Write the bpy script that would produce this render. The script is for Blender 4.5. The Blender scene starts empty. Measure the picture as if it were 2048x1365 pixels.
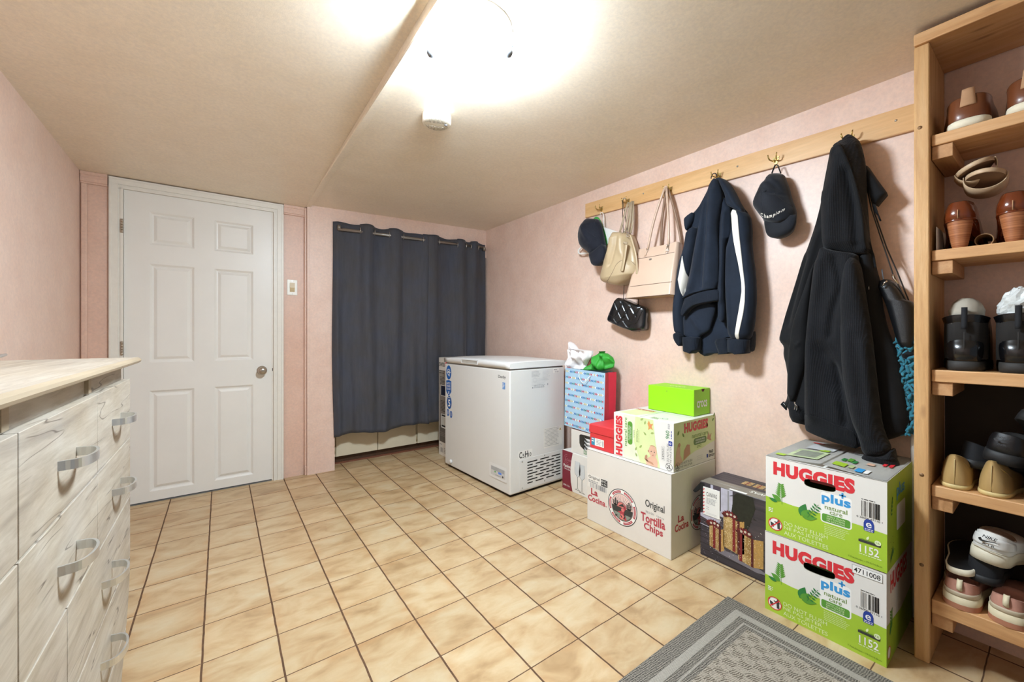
import bpy, bmesh, math, random
from mathutils import Vector as V, Matrix, Euler, geometry, noise
PI = math.pi
SC = bpy.context.scene
COL = SC.collection
RND = random.Random(11)

# ------------------------------------------------------------------ materials
def lin(h):
    h = h.lstrip('#')
    out = []
    for i in (0, 2, 4):
        c = int(h[i:i+2], 16) / 255
        out.append(c / 12.92 if c <= .04045 else ((c + .055) / 1.055) ** 2.4)
    return (*out, 1)
def sc4(c, k): return (min(1, c[0]*k), min(1, c[1]*k), min(1, c[2]*k), 1)
MATS = {}
class NT:
    def __init__(s, name):
        s.m = bpy.data.materials.new(name); s.m.use_nodes = True
        s.t = s.m.node_tree; s.b = s.t.nodes['Principled BSDF']; s.o = s.t.nodes['Material Output']
        s.tc = s.t.nodes.new('ShaderNodeTexCoord')
    def n(s, kind, **kw):
        nd = s.t.nodes.new('ShaderNode' + kind)
        for k, v in kw.items():
            if hasattr(nd, k) and k not in nd.inputs: setattr(nd, k, v)
            else: nd.inputs[k].default_value = v
        return nd
    def l(s, a, b): s.t.links.new(a, b)
    def mapping(s, scale=(1,1,1), rot=(0,0,0), coord='Object'):
        mp = s.n('Mapping'); mp.inputs['Scale'].default_value = scale; mp.inputs['Rotation'].default_value = rot
        s.l(s.tc.outputs[coord], mp.inputs['Vector']); return mp.outputs[0]
    def noise(s, vec, scale, detail=4, rough=.6, dist=0):
        nd = s.n('TexNoise'); nd.inputs['Scale'].default_value = scale; nd.inputs['Detail'].default_value = detail
        nd.inputs['Roughness'].default_value = rough; nd.inputs['Distortion'].default_value = dist
        if vec is not None: s.l(vec, nd.inputs['Vector'])
        return nd.outputs['Fac']
    def ramp(s, fac, stops):
        r = s.n('ValToRGB'); e = r.color_ramp.elements
        while len(e) < len(stops): e.new(.5)
        for k, (p, c) in enumerate(stops): e[k].position = p; e[k].color = c
        s.l(fac, r.inputs[0]); return r.outputs[0]
    def math(s, op, a, b=None, c=None):
        nd = s.n('Math'); nd.operation = op
        for i, v in enumerate((a, b, c)):
            if v is None: continue
            if isinstance(v, (int, float)): nd.inputs[i].default_value = v
            else: s.l(v, nd.inputs[i])
        return nd.outputs[0]
    def mix(s, fac, a, b, mode='MIX'):
        nd = s.n('Mix'); nd.data_type = 'RGBA'; nd.blend_type = mode
        for i, v in ((0, fac), (6, a), (7, b)):
            if isinstance(v, (int, float, tuple)): nd.inputs[i].default_value = v
            else: s.l(v, nd.inputs[i])
        return nd.outputs[2]
    def bump(s, h, strength=.3, dist=.002):
        b = s.n('Bump'); b.inputs['Strength'].default_value = strength; b.inputs['Distance'].default_value = dist
        s.l(h, b.inputs['Height']); s.l(b.outputs[0], s.b.inputs['Normal'])
    def set(s, **kw):
        for k, v in kw.items(): s.b.inputs[k.replace('_', ' ')].default_value = v
def mat(name, hexc, rough=.6, metal=0, var=.06, scale=18, bump=0, bscale=150, spec=.5, coat=0, sheen=0, stretch=(1,1,1)):
    if name in MATS: return MATS[name]
    n = NT(name); c = lin(hexc)
    v = n.mapping(stretch)
    f = n.noise(v, scale, 5)
    n.l(n.ramp(f, [(.3, sc4(c, 1-var)), (.7, sc4(c, 1+var))]), n.b.inputs['Base Color'])
    n.set(Roughness=rough, Metallic=metal)
    n.b.inputs['Specular IOR Level'].default_value = spec
    n.b.inputs['Coat Weight'].default_value = coat
    n.b.inputs['Sheen Weight'].default_value = sheen
    if bump: n.bump(n.noise(v, bscale, 6), bump, .002)
    MATS[name] = n.m
    return n.m

# ------------------------------------------------------------------ objects
def part(name, mb, parent=None, loc=(0,0,0)):
    me = bpy.data.meshes.new(name)
    mb.bm.normal_update(); mb.bm.to_mesh(me); mb.bm.free()
    for m in mb.mats: me.materials.append(m)
    o = bpy.data.objects.new(name, me); COL.objects.link(o)
    o.location = loc
    if parent is not None: o.parent = parent
    return o
def tag(o, label, cat, group=None, kind=None):
    if label: o['label'] = label
    if cat: o['category'] = cat
    if group: o['group'] = group
    if kind: o['kind'] = kind
    return o
def thing(name, label, cat, loc=(0,0,0), rot=(0,0,0), group=None):
    o = bpy.data.objects.new(name, None); COL.objects.link(o)
    o.empty_display_size = .05
    o.location = loc; o.rotation_euler = rot if not isinstance(rot, (int, float)) else (0, 0, rot)
    return tag(o, label, cat, group)
def struct(name, mb, label=None, parent=None):
    o = part(name, mb, parent)
    if parent is None: tag(o, label or name.replace('_', ' '), name.split('_')[0], None, 'structure')
    return o
def dup(root, loc, rot, label):
    r = root.copy(); COL.objects.link(r)
    r.location = loc; r.rotation_euler = rot; r['label'] = label
    for ch in list(root.children):
        c = ch.copy(); COL.objects.link(c); c.parent = r
        for g in list(ch.children):
            d = g.copy(); COL.objects.link(d); d.parent = c
    return r

# ------------------------------------------------------------------ mesh builder
_TXT = {}
def glyphs(s, bold=0.0, shear=0.0):
    """flat triangles of a word, scaled to the unit square"""
    key = (s, bold, shear)
    if key in _TXT: return _TXT[key]
    cu = bpy.data.curves.new('words', 'FONT'); cu.body = s; cu.offset = bold; cu.resolution_u = 3; cu.shear = shear; cu.space_character = 1+max(0, bold-.02)*2.2
    ob = bpy.data.objects.new('words', cu); COL.objects.link(ob)
    me = bpy.data.meshes.new_from_object(ob)
    vs = [(v.co.x, v.co.y) for v in me.vertices]
    x0 = min(v[0] for v in vs); x1 = max(v[0] for v in vs); y0 = min(v[1] for v in vs); y1 = max(v[1] for v in vs)
    tris = []
    for p in me.polygons:
        idx = list(p.vertices)
        for k in range(1, len(idx)-1):
            tris.append([((vs[i][0]-x0)/(x1-x0), (vs[i][1]-y0)/(y1-y0)) for i in (idx[0], idx[k], idx[k+1])])
    bpy.data.objects.remove(ob); bpy.data.curves.remove(cu); bpy.data.meshes.remove(me)
    _TXT[key] = (tris, (x1-x0)/(y1-y0))
    return _TXT[key]
class Frame:
    """a flat face to print on: origin, u axis, v axis"""
    def __init__(s, o, u, v):
        s.o, s.u, s.v = V(o), V(u).normalized(), V(v).normalized(); s.n = s.u.cross(s.v)
    def p(s, u, v, lift=0): return s.o + s.u*u + s.v*v + s.n*lift
    def sub(s, u, v, rot=0):
        c, k = math.cos(rot), math.sin(rot)
        return Frame(s.p(u, v), s.u*c + s.v*k, s.v*c - s.u*k)
def clip_tris(tris, inside, size=.004):
    out = []; st = list(tris)
    while st:
        t = st.pop()
        e = [math.dist(t[i], t[(i+1) % 3]) for i in range(3)]
        flags = [inside(*p) for p in t] + [inside(*[(t[0][k]+t[1][k]+t[2][k])/3 for k in (0, 1)])]
        k = e.index(max(e))
        if not any(flags) and max(e) < .03: out.append(t); continue
        if all(flags) and max(e) < .03: continue
        if max(e) < size:
            if not flags[3]: out.append(t)
            continue
        a, b, c = t[k], t[(k+1) % 3], t[(k+2) % 3]
        m = ((a[0]+b[0])/2, (a[1]+b[1])/2)
        st.append([a, m, c]); st.append([m, b, c])
    return out
class MB:
    def __init__(s): s.bm = bmesh.new(); s.mats = []
    def mi(s, m):
        if m not in s.mats: s.mats.append(m)
        return s.mats.index(m)
    def face(s, pts, m, smooth=False):
        f = s.bm.faces.new([s.bm.verts.new(p) for p in pts]); f.material_index = s.mi(m); f.smooth = smooth
        return f
    def box(s, a, b, m, bevel=0, seg=1):
        (x0, y0, z0), (x1, y1, z1) = a, b
        x0, x1 = min(x0, x1), max(x0, x1); y0, y1 = min(y0, y1), max(y0, y1); z0, z1 = min(z0, z1), max(z0, z1)
        vs = [s.bm.verts.new(p) for p in ((x0,y0,z0),(x1,y0,z0),(x1,y1,z0),(x0,y1,z0),(x0,y0,z1),(x1,y0,z1),(x1,y1,z1),(x0,y1,z1))]
        i = s.mi(m); fs = []
        for q in ((0,3,2,1),(4,5,6,7),(0,1,5,4),(1,2,6,5),(2,3,7,6),(3,0,4,7)):
            f = s.bm.faces.new([vs[k] for k in q]); f.material_index = i; fs.append(f)
        if bevel:
            r = bmesh.ops.bevel(s.bm, geom=list({e for f in fs for e in f.edges}), offset=bevel, segments=seg, affect='EDGES', profile=.5)
            for f in r['faces']: f.material_index = i; f.smooth = seg > 1
        return vs
    def prism(s, poly, axis, a0, a1, m, bevel=0, smooth=False):
        """polygon in the two other axes, pushed along axis"""
        def P(q, a):
            return {'x': (a, q[0], q[1]), 'y': (q[0], a, q[1]), 'z': (q[0], q[1], a)}[axis]
        lo = [s.bm.verts.new(P(q, a0)) for q in poly]; hi = [s.bm.verts.new(P(q, a1)) for q in poly]
        i = s.mi(m); fs = []
        fs.append(s.bm.faces.new(lo)); fs.append(s.bm.faces.new(hi[::-1]))
        n = len(poly)
        for k in range(n):
            f = s.bm.faces.new((lo[k], hi[k], hi[(k+1) % n], lo[(k+1) % n])); f.smooth = smooth; fs.append(f)
        for f in fs: f.material_index = i
        bmesh.ops.recalc_face_normals(s.bm, faces=fs)
        if bevel:
            r = bmesh.ops.bevel(s.bm, geom=list({e for f in fs for e in f.edges}), offset=bevel, segments=2, affect='EDGES', profile=.5)
            for f in r['faces']: f.material_index = i; f.smooth = True
    def grid(s, P, m, closed=False, smooth=True, flip=False):
        vs = [[s.bm.verts.new(p) for p in row] for row in P]; i = s.mi(m)
        nc = len(P[0])
        for r in range(len(P)-1):
            for c in range(nc if closed else nc-1):
                q = (vs[r][c], vs[r][(c+1) % nc], vs[r+1][(c+1) % nc], vs[r+1][c])
                f = s.bm.faces.new(q[::-1] if flip else q); f.material_index = i; f.smooth = smooth
        return vs
    def cap(s, ring, m, smooth=False):
        f = s.bm.faces.new(ring); f.material_index = s.mi(m); f.smooth = smooth
    def tube(s, path, r, m, n=8, closed=False, flat=1.0, up=None):
        path = [V(p) for p in path]; k = len(path); rows = []
        rr = r if isinstance(r, (list, tuple)) else [r]*k
        prev = None
        for i in range(k):
            if closed: t = path[(i+1) % k] - path[i-1]
            else: t = path[min(i+1, k-1)] - path[max(i-1, 0)]
            t.normalize()
            if prev is None:
                a = V(up) if up else (V((0,0,1)) if abs(t.z) < .9 else V((1,0,0)))
            else: a = prev
            x = (a - t*a.dot(t)).normalized(); y = t.cross(x); prev = x
            rows.append([path[i] + (x*math.cos(2*PI*j/n) + y*flat*math.sin(2*PI*j/n))*rr[i] for j in range(n)])
        if closed: rows.append(rows[0])
        vs = s.grid(rows, m, closed=True)
        if not closed: s.cap(vs[0][::-1], m); s.cap(vs[-1], m)
    def lathe(s, prof, c, m, axis='z', n=28, smooth=True, sx=1, sy=1):
        c = V(c); rows = []
        for r, h in prof:
            row = []
            for j in range(n):
                a = 2*PI*j/n; x, y = r*math.cos(a)*sx, r*math.sin(a)*sy
                row.append(c + V({'z': (x, y, h), 'x': (h, x, y), 'y': (y, h, x)}[axis]))
            rows.append(row)
        vs = s.grid(rows, m, closed=True, smooth=smooth)
        if prof[0][0] > 1e-6: s.cap(vs[0][::-1], m)
        if prof[-1][0] > 1e-6: s.cap(vs[-1], m)
        return vs
    # ---- print on a face
    def poly(s, fr, pts, m, lift=.0004):
        if len(pts) == 3 or len(pts) == 4: s.face([fr.p(u, v, lift) for u, v in pts], m); return
        for t in geometry.tessellate_polygon([[V((u, v, 0)) for u, v in pts]]):
            q = [pts[i] for i in t]
            if (q[1][0]-q[0][0])*(q[2][1]-q[0][1]) - (q[1][1]-q[0][1])*(q[2][0]-q[0][0]) < 0: q = q[::-1]
            s.face([fr.p(u, v, lift) for u, v in q], m)
    def rect(s, fr, u0, v0, u1, v1, m, lift=.0004): s.poly(fr, [(u0,v0),(u1,v0),(u1,v1),(u0,v1)], m, lift)
    def disc(s, fr, u, v, r, m, lift=.0004, n=28, ry=None):
        ry = ry or r
        s.face([fr.p(u+r*math.cos(2*PI*k/n), v+ry*math.sin(2*PI*k/n), lift) for k in range(n)], m)
    def ring(s, fr, u, v, r0, r1, m, lift=.0004, n=40, a0=0, a1=2*PI):
        k = max(3, int(n*(a1-a0)/(2*PI)))
        for i in range(k):
            a, b = a0+(a1-a0)*i/k, a0+(a1-a0)*(i+1)/k
            s.face([fr.p(u+r*math.cos(t), v+r*math.sin(t), lift) for r, t in ((r0,a),(r1,a),(r1,b),(r0,b))], m)
    def rrect(s, fr, u0, v0, u1, v1, r, m, lift=.0004):
        pts = []
        for cx, cy, a in ((u1-r, v0+r, -PI/2), (u1-r, v1-r, 0), (u0+r, v1-r, PI/2), (u0+r, v0+r, PI)):
            for k in range(6): pts.append((cx+r*math.cos(a+PI/2*k/5), cy+r*math.sin(a+PI/2*k/5)))
        s.face([fr.p(u, v, lift) for u, v in pts], m)
    def line(s, fr, a, b, w, m, lift=.0004):
        d = V((b[0]-a[0], b[1]-a[1])); d.normalize(); nx, ny = -d.y*w/2, d.x*w/2
        s.face([fr.p(u, v, lift) for u, v in ((a[0]-nx,a[1]-ny),(b[0]-nx,b[1]-ny),(b[0]+nx,b[1]+ny),(a[0]+nx,a[1]+ny))], m)
    def text(s, fr, word, u, v, w, h, m, lift=.0006, bold=0, clip=None, shear=0, bend=None):
        tris, asp = glyphs(word, bold, shear)
        if w is None: w = h*asp
        i = s.mi(m)
        ts = [[(u+a*w, v+b*h + (bend(a) if bend else 0)) for a, b in t] for t in tris]
        if clip: ts = clip_tris(ts, clip)
        for t in ts:
            f = s.bm.faces.new([s.bm.verts.new(fr.p(a, b, lift)) for a, b in t]); f.material_index = i
        return w
    def lines(s, fr, u, v, w, n, pitch, th, m, lift=.0006, ragged=.25):
        """rows of tiny print"""
        for k in range(n):
            x = u; end = u + w*(1-ragged*RND.random())
            while x < end:
                d = th*RND.uniform(1.5, 5); s.rect(fr, x, v-k*pitch, min(x+d, end), v-k*pitch+th, m, lift); x += d + th*.8
    def barcode(s, fr, u, v, w, h, m, n=34, lift=.0006):
        r = random.Random(5); x = u; step = w/n
        for k in range(n):
            if r.random() < .6: s.rect(fr, u+k*step, v, u+k*step+step*r.choice((.5, .8, 1)), v+h, m, lift)
    def leaf(s, fr, u, v, L, W, ang, m, lift=.0006):
        c, k = math.cos(ang), math.sin(ang)
        pts = []
        for i in range(7): t = i/6; pts.append((t*L, -W/2*math.sin(PI*t**.8)))
        for i in range(1, 6): t = 1-i/6; pts.append((t*L, W/2*math.sin(PI*t**.8)))
        s.poly(fr, [(u+x*c-y*k, v+x*k+y*c) for x, y in pts], m, lift)

# ------------------------------------------------------------------ soft goods: outline in the wall plane, filled with real depth
def spans(outline, z):
    xs = []
    n = len(outline)
    for i in range(n):
        (y0, z0), (y1, z1) = outline[i], outline[(i+1) % n]
        if (z0 <= z < z1) or (z1 <= z < z0): xs.append(y0 + (y1-y0)*(z-z0)/(z1-z0))
    return (min(xs), max(xs)) if xs else None
def smooth_outline(o, it=2):
    for _ in range(it):
        q = []
        for i in range(len(o)):
            a, b = o[i], o[(i+1) % len(o)]
            q.append((a[0]*.75+b[0]*.25, a[1]*.75+b[1]*.25)); q.append((a[0]*.25+b[0]*.75, a[1]*.25+b[1]*.75))
        o = q
    return o
class Soft:
    """closed padded body between the plane x = xb (back) and a bulged, folded front"""
    def __init__(s, outline, xb, depth, folds=(), edge=.35, pw=2.6, nz=70, ny=40, wob=.0, wsc=14, sm=1, tb=.6, seed=0, endr=.03, bb=None):
        s.o = smooth_outline(outline, sm) if sm else outline
        s.xb, s.d, s.folds, s.edge, s.pw, s.nz, s.ny, s.wob, s.wsc, s.seed, s.tb, s.endr = xb, depth, folds, edge, pw, nz, ny, wob, wsc, seed, tb, endr; s.bb = tb if bb is None else bb
        s.z0 = min(p[1] for p in s.o); s.z1 = max(p[1] for p in s.o)
    def dep(s, z):
        return s.d(z) if callable(s.d) else s.d
    def x(s, y, z):
        zz = min(max(z, s.z0+1e-4), s.z1-1e-4)
        y0, y1 = spans(s.o, zz) or (y, y)
        t = 0 if y1-y0 < 1e-6 else (y-y0)/(y1-y0); t = min(1, max(0, t))
        prof = (1-abs(2*t-1)**s.pw)**.5 if 0 < t < 1 else 0
        e = min(z-s.z0, s.z1-z)
        q = s.bb if z-s.z0 < s.z1-z else s.tb; er = q + (1-q)*min(1, max(0, e)/s.endr)**.5
        d = s.dep(z)*er*(s.edge + (1-s.edge)*prof)
        for line, w, a in s.folds:
            zs = [p[1] for p in line]
            lo, hi = min(zs), max(zs)
            if lo-w < z < hi+w:
                zc = min(max(z, lo), hi)
                for k in range(len(line)-1):
                    (ya, za), (yb, zb) = line[k], line[k+1]
                    if min(za, zb) <= zc <= max(za, zb):
                        yc = ya + (yb-ya)*((zc-za)/(zb-za) if zb != za else 0)
                        fade = min(1, (z-lo+w)/(2*w), (hi+w-z)/(2*w))
                        d += a*math.exp(-((y-yc)/w)**2)*max(0, fade)*min(1, prof*2); break
        if s.wob: d += s.wob*noise.noise(V((y*s.wsc+s.seed, z*s.wsc*.6, s.seed*1.7)))*min(1, prof*2)
        return s.xb - d
    def mesh(s, mb, m):
        rows = []
        for i in range(s.nz+1):
            f = i/s.nz; z = s.z0 + (s.z1-s.z0)*(.5-.5*math.cos(PI*f))*.35 + (s.z1-s.z0)*f*.65
            z = min(max(z, s.z0+1e-4), s.z1-1e-4)
            sp = spans(s.o, z)
            if not sp: continue
            y0, y1 = sp; ring = []
            for j in range(s.ny+1):
                t = j/s.ny; t = .5*t + .5*(.5-.5*math.cos(PI*t))
                y = y0+(y1-y0)*t; ring.append((s.x(y, z), y, z))
            for j in range(6, -1, -1):
                t = j/6; ring.append((s.xb, y0+(y1-y0)*(.08+.84*t), z))
            rows.append(ring)
        vs = mb.grid(rows, m, closed=True)
        mb.cap(vs[0][::-1], m); mb.cap(vs[-1], m)
        bmesh.ops.recalc_face_normals(mb.bm, faces=mb.bm.faces)
        return mb
    def strip(s, mb, outline, m, lift=.002, nz=60, ny=8, sm=1):
        """a panel sewn on the front, following its folds"""
        o = smooth_outline(outline, sm) if sm else outline
        z0 = min(p[1] for p in o)+1e-4; z1 = max(p[1] for p in o)-1e-4; rows = []; back = []
        for i in range(nz+1):
            z = z0+(z1-z0)*i/nz; y0, y1 = spans(o, z)
            r = [(s.x(y0+(y1-y0)*j/ny, z)-lift, y0+(y1-y0)*j/ny, z) for j in range(ny+1)]
            rows.append(r + [(r[j][0]+lift*1.5, r[j][1], z) for j in range(ny, -1, -1)])
        vs = mb.grid(rows, m, closed=True); mb.cap(vs[0][::-1], m); mb.cap(vs[-1], m)
        bmesh.ops.recalc_face_normals(mb.bm, faces=mb.bm.faces)
        return mb
    def drape(s, mb, line, r, m, n=6, k=14, lift=0):
        pts = []
        for i in range(len(line)-1):
            for j in range(k):
                t = j/k; y = line[i][0]*(1-t)+line[i+1][0]*t; z = line[i][1]*(1-t)+line[i+1][1]*t
                pts.append((s.x(y, z)-lift, y, z))
        pts.append((s.x(*line[-1])-lift, *line[-1]))
        mb.tube(pts, r, m, n); return mb
def soft_part(name, parent, m, *a, **k):
    sf = Soft(*a, **k); o = part(name, sf.mesh(MB(), m), parent); return sf, o

def wpart(name, mb, parent):
    return part(name, mb, parent, -V(parent.location) if parent.type == 'EMPTY' else (0, 0, 0))

# ------------------------------------------------------------------ room numbers (metres)
XL, XR = -1.873, .889          # left and right wall faces
YD, YC = 1.95, 1.917           # wall round the door, wall round the curtained recess
YB = -2.6                      # room runs on behind the camera
XS = -.70                      # ceiling step
def ceil_left(x, y): return 2.003 + .028*(1.95-y)
def ceil_right(x, y):
    t = (1.92-y)/3.02; u = (x+.70)/1.589
    far = 2.022 + .047*u
    return far + (2.042-far)*t
# ------------------------------------------------------------------ surface materials
def wall_mat(name, c, c2, rough=.42):
    n = NT(name); v = n.mapping()
    f1 = n.noise(v, 7, 6, .65); f2 = n.noise(v, 75, 5, .7)
    a = n.ramp(f1, [(.3, lin(c)), (.72, lin(c2))])
    b = n.ramp(f2, [(.35, (.90,.90,.92,1)), (.65, (1.06,1.04,1.02,1))])
    n.l(n.mix(.75, a, b, 'MULTIPLY'), n.b.inputs['Base Color'])
    n.l(n.math('MULTIPLY_ADD', f1, .22, rough-.1), n.b.inputs['Roughness'])
    n.bump(n.math('ADD', n.math('MULTIPLY', f2, .5), n.noise(v, 260, 3)), .12, .002)
    return n.m
M_wall = wall_mat('pink_paint', '#e0c1b0', '#e9cfc0')
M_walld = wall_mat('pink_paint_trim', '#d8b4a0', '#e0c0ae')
M_ceil = wall_mat('beige_ceiling_paint', '#ecdfca', '#f2e7d5', .36)
M_white = mat('white_door_paint', '#e6e4de', .38, var=.015, scale=6, bump=.05, bscale=90)
M_trim = mat('white_trim_paint', '#e4e0d6', .4, var=.03, scale=30, bump=.08, bscale=60)
M_nickel = mat('satin_nickel', '#b9b0a4', .28, 1)
M_chrome = mat('chrome', '#d8d8d8', .12, 1)
M_brass = mat('brass', '#c9b272', .3, 1)
M_steel = mat('brushed_steel', '#b4b4b2', .35, 1)
M_dark = mat('dark_gap', '#15110e', .9)
M_black = mat('black_print', '#1c1b1b', .6, var=0)
M_grey = mat('grey_print', '#8b8b8d', .6, var=0)
M_lgrey = mat('light_grey_print', '#c4c4c4', .6, var=0)

def floor_mat():
    n = NT('beige_ceramic_tile')
    T = .21
    sep = n.n('SeparateXYZ'); n.l(n.tc.outputs['Object'], sep.inputs[0])
    wob = n.math('MULTIPLY', n.math('SUBTRACT', n.noise(n.mapping(), 14, 2), .5), .0035)
    gx = n.math('DIVIDE', n.math('ADD', sep.outputs[0], wob), T); gy = n.math('DIVIDE', n.math('ADD', sep.outputs[1], wob), T)
    def edge(g):       # distance in metres to the nearest joint
        f = n.math('FRACT', g); return n.math('MULTIPLY', n.math('MINIMUM', f, n.math('SUBTRACT', 1.0, f)), T)
    ex, ey = edge(gx), edge(gy)
    j = n.math('MAXIMUM', n.math('LESS_THAN', ex, .0030), n.math('LESS_THAN', ey, .0018))
    # random value per tile
    cell = n.n('CombineXYZ'); n.l(n.math('FLOOR', gx), cell.inputs[0]); n.l(n.math('FLOOR', gy), cell.inputs[1])
    wn = n.n('TexWhiteNoise'); n.l(cell.outputs[0], wn.inputs['Vector'])
    off = n.n('VectorMath'); off.operation = 'MULTIPLY_ADD'
    n.l(wn.outputs['Color'], off.inputs[0]); off.inputs[1].default_value = (9, 9, 9); n.l(n.tc.outputs['Object'], off.inputs[2])
    mp = n.n('Mapping'); mp.inputs['Scale'].default_value = (.75, 1.5, 1); mp.inputs['Rotation'].default_value = (0, 0, .5)
    n.l(off.outputs[0], mp.inputs['Vector'])
    cloud = n.noise(mp.outputs[0], 7.5, 4, .55, .6)
    fine = n.noise(mp.outputs[0], 60, 4, .6)
    col = n.ramp(cloud, [(.30, lin('#a68760')), (.43, lin('#ba9c74')), (.56, lin('#c5ac86')), (.75, lin('#cbba9a'))])
    col = n.mix(.35, col, n.ramp(fine, [(.3, (.9,.88,.85,1)), (.7, (1.04,1.04,1.04,1))]), 'MULTIPLY')
    tone = n.math('MULTIPLY_ADD', wn.outputs['Value'], .12, .93)
    col = n.mix(1.0, col, tone, 'MULTIPLY')
    # glaze burnt a little browner along one edge of each tile
    e2 = n.math('MULTIPLY', n.math('SUBTRACT', 1.0, n.math('MULTIPLY', n.math('MINIMUM', ex, ey), 28)), n.math('SUBTRACT', n.noise(mp.outputs[0], 11, 2), .40))
    e2 = n.math('MAXIMUM', n.math('MINIMUM', n.math('MULTIPLY', e2, 2.2), .45), 0)
    col = n.mix(e2, col, lin('#b98c5c'))
    grout = n.ramp(n.noise(n.mapping(), 30, 3), [(.3, lin('#4c3320')), (.62, lin('#63462e')), (.85, lin('#98795a'))])
    n.l(n.mix(j, col, grout), n.b.inputs['Base Color'])
    n.l(n.math('ADD', n.math('MULTIPLY', j, .5), n.math('MULTIPLY_ADD', cloud, .15, .30)), n.b.inputs['Roughness'])
    sm = n.math('MINIMUM', n.math('MINIMUM', ex, n.math('MULTIPLY', ey, 1.3)), .006)
    n.bump(n.math('MULTIPLY', sm, 160), .5, .0015)
    return n.m
M_floor = floor_mat()

def wood(name, c0, c1, c2, axis='y', scale=1.0, rough=.55, knots=True, bump=.15):
    n = NT(name); st = {'x': (1.1, 14, 14), 'y': (14, 1.1, 14), 'z': (14, 14, 1.1)}[axis]
    v = n.mapping(tuple(a*scale for a in st)); v2 = n.mapping(tuple(a*6*scale for a in st)); v3 = n.mapping((3, 3, 3))
    f = n.noise(v, 1.6, 6, .62, 1.2); g = n.noise(v2, 2.0, 4, .7)
    col = n.ramp(f, [(.28, lin(c0)), (.5, lin(c1)), (.74, lin(c2))])
    col = n.mix(.4, col, n.ramp(g, [(.3, (.78,.74,.70,1)), (.65, (1.05,1.05,1.05,1))]), 'MULTIPLY')
    if knots:
        vo = n.n('TexVoronoi'); vo.inputs['Scale'].default_value = 2.3; n.l(n.mapping(tuple(.35*a if a > 2 else 1.6 for a in st)), vo.inputs['Vector'])
        kf = n.ramp(vo.outputs['Distance'], [(.02, (1,1,1,1)), (.11, (0,0,0,1))])
        col = n.mix(n.math('MULTIPLY', kf, .55), col, lin('#6e4526'))
    n.l(col, n.b.inputs['Base Color']); n.set(Roughness=rough)
    n.bump(n.math('ADD', g, n.math('MULTIPLY', f, .5)), bump, .002)
    return n.m
M_woodz = wood('rough_pine_upright', '#b98a58', '#cfa26d', '#dcb584', 'z', bump=.35)
M_woody = wood('pine_shelf_board', '#bd8a58', '#d3a26f', '#e0b688', 'y')
M_woodx = wood('pine_cleat', '#a97a4d', '#c08f60', '#cfa274', 'x', bump=.3)
M_rail = wood('maple_rail', '#d0a069', '#dcb07a', '#e4bd8a', 'y', .7, .4, False, .05)

# ------------------------------------------------------------------ floor, ceiling, walls
mb = MB(); mb.box((XL-.15, YB, -.08), (XR+.15, 2.6, 0), M_floor); struct('floor', mb)
mb = MB()
def slab(mb, x0, x1, fn, y0, y1, nx, ny, m):
    P = [[(x0+(x1-x0)*i/nx, y0+(y1-y0)*j/ny, fn(x0+(x1-x0)*i/nx, y0+(y1-y0)*j/ny)) for i in range(nx+1)] for j in range(ny+1)]
    mb.grid(P, m, flip=True)
slab(mb, XL-.1, XS, ceil_left, YB, 2.4, 4, 14, M_ceil)
slab(mb, XS, XR+.1, ceil_right, YB, 2.4, 8, 14, M_ceil)
ys = [YB+(2.4-YB)*j/14 for j in range(15)]
for a, b in zip(ys, ys[1:]):      # riser of the step between the two ceiling sheets
    mb.face([(XS, a, ceil_right(XS, a)-.002), (XS, b, ceil_right(XS, b)-.002), (XS, b, ceil_left(XS, b)+.03), (XS, a, ceil_left(XS, a)+.03)], M_ceil)
mb.box((XL-.2, YB, 2.24), (XR+.2, 2.6, 2.3), M_ceil)
struct('ceiling', mb)
mb = MB()                          # batten that covers the joint
P = []
for y in ys:
    z = ceil_right(XS, y)
    P.append([(XS-.002, y, z+.004), (XS-.002, y, z-.014), (XS+.003, y, z-.017), (XS+.038, y, z-.011), (XS+.044, y, z+.002)])
mb.grid(P, M_ceil, smooth=False)
struct('trim_1', mb, 'beige ceiling batten')
mb = MB(); mb.box((XL-.12, YB, 0), (XL, 2.1, 2.2), M_wall); struct('wall_left', mb)
mb = MB(); mb.box((XR, YB, 0), (XR+.12, 2.45, 2.2), M_wall); struct('wall_right', mb)
mb = MB()                          # wall with the door opening
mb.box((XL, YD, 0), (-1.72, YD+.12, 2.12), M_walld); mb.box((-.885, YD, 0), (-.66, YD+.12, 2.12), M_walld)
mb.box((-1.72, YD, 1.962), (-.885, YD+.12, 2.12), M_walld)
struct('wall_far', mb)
mb = MB()                          # wall round the curtained recess: narrow pier, jamb, header
mb.box((-.69, YC, 0), (-.497, 2.35, 2.12), M_wall); mb.box((-.497, YC, 1.80), (XR, 2.35, 2.12), M_wall)
mb.box((-.497, 2.33, 0), (XR, 2.40, 2.1), M_dark)
struct('wall_recess', mb)
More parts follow.
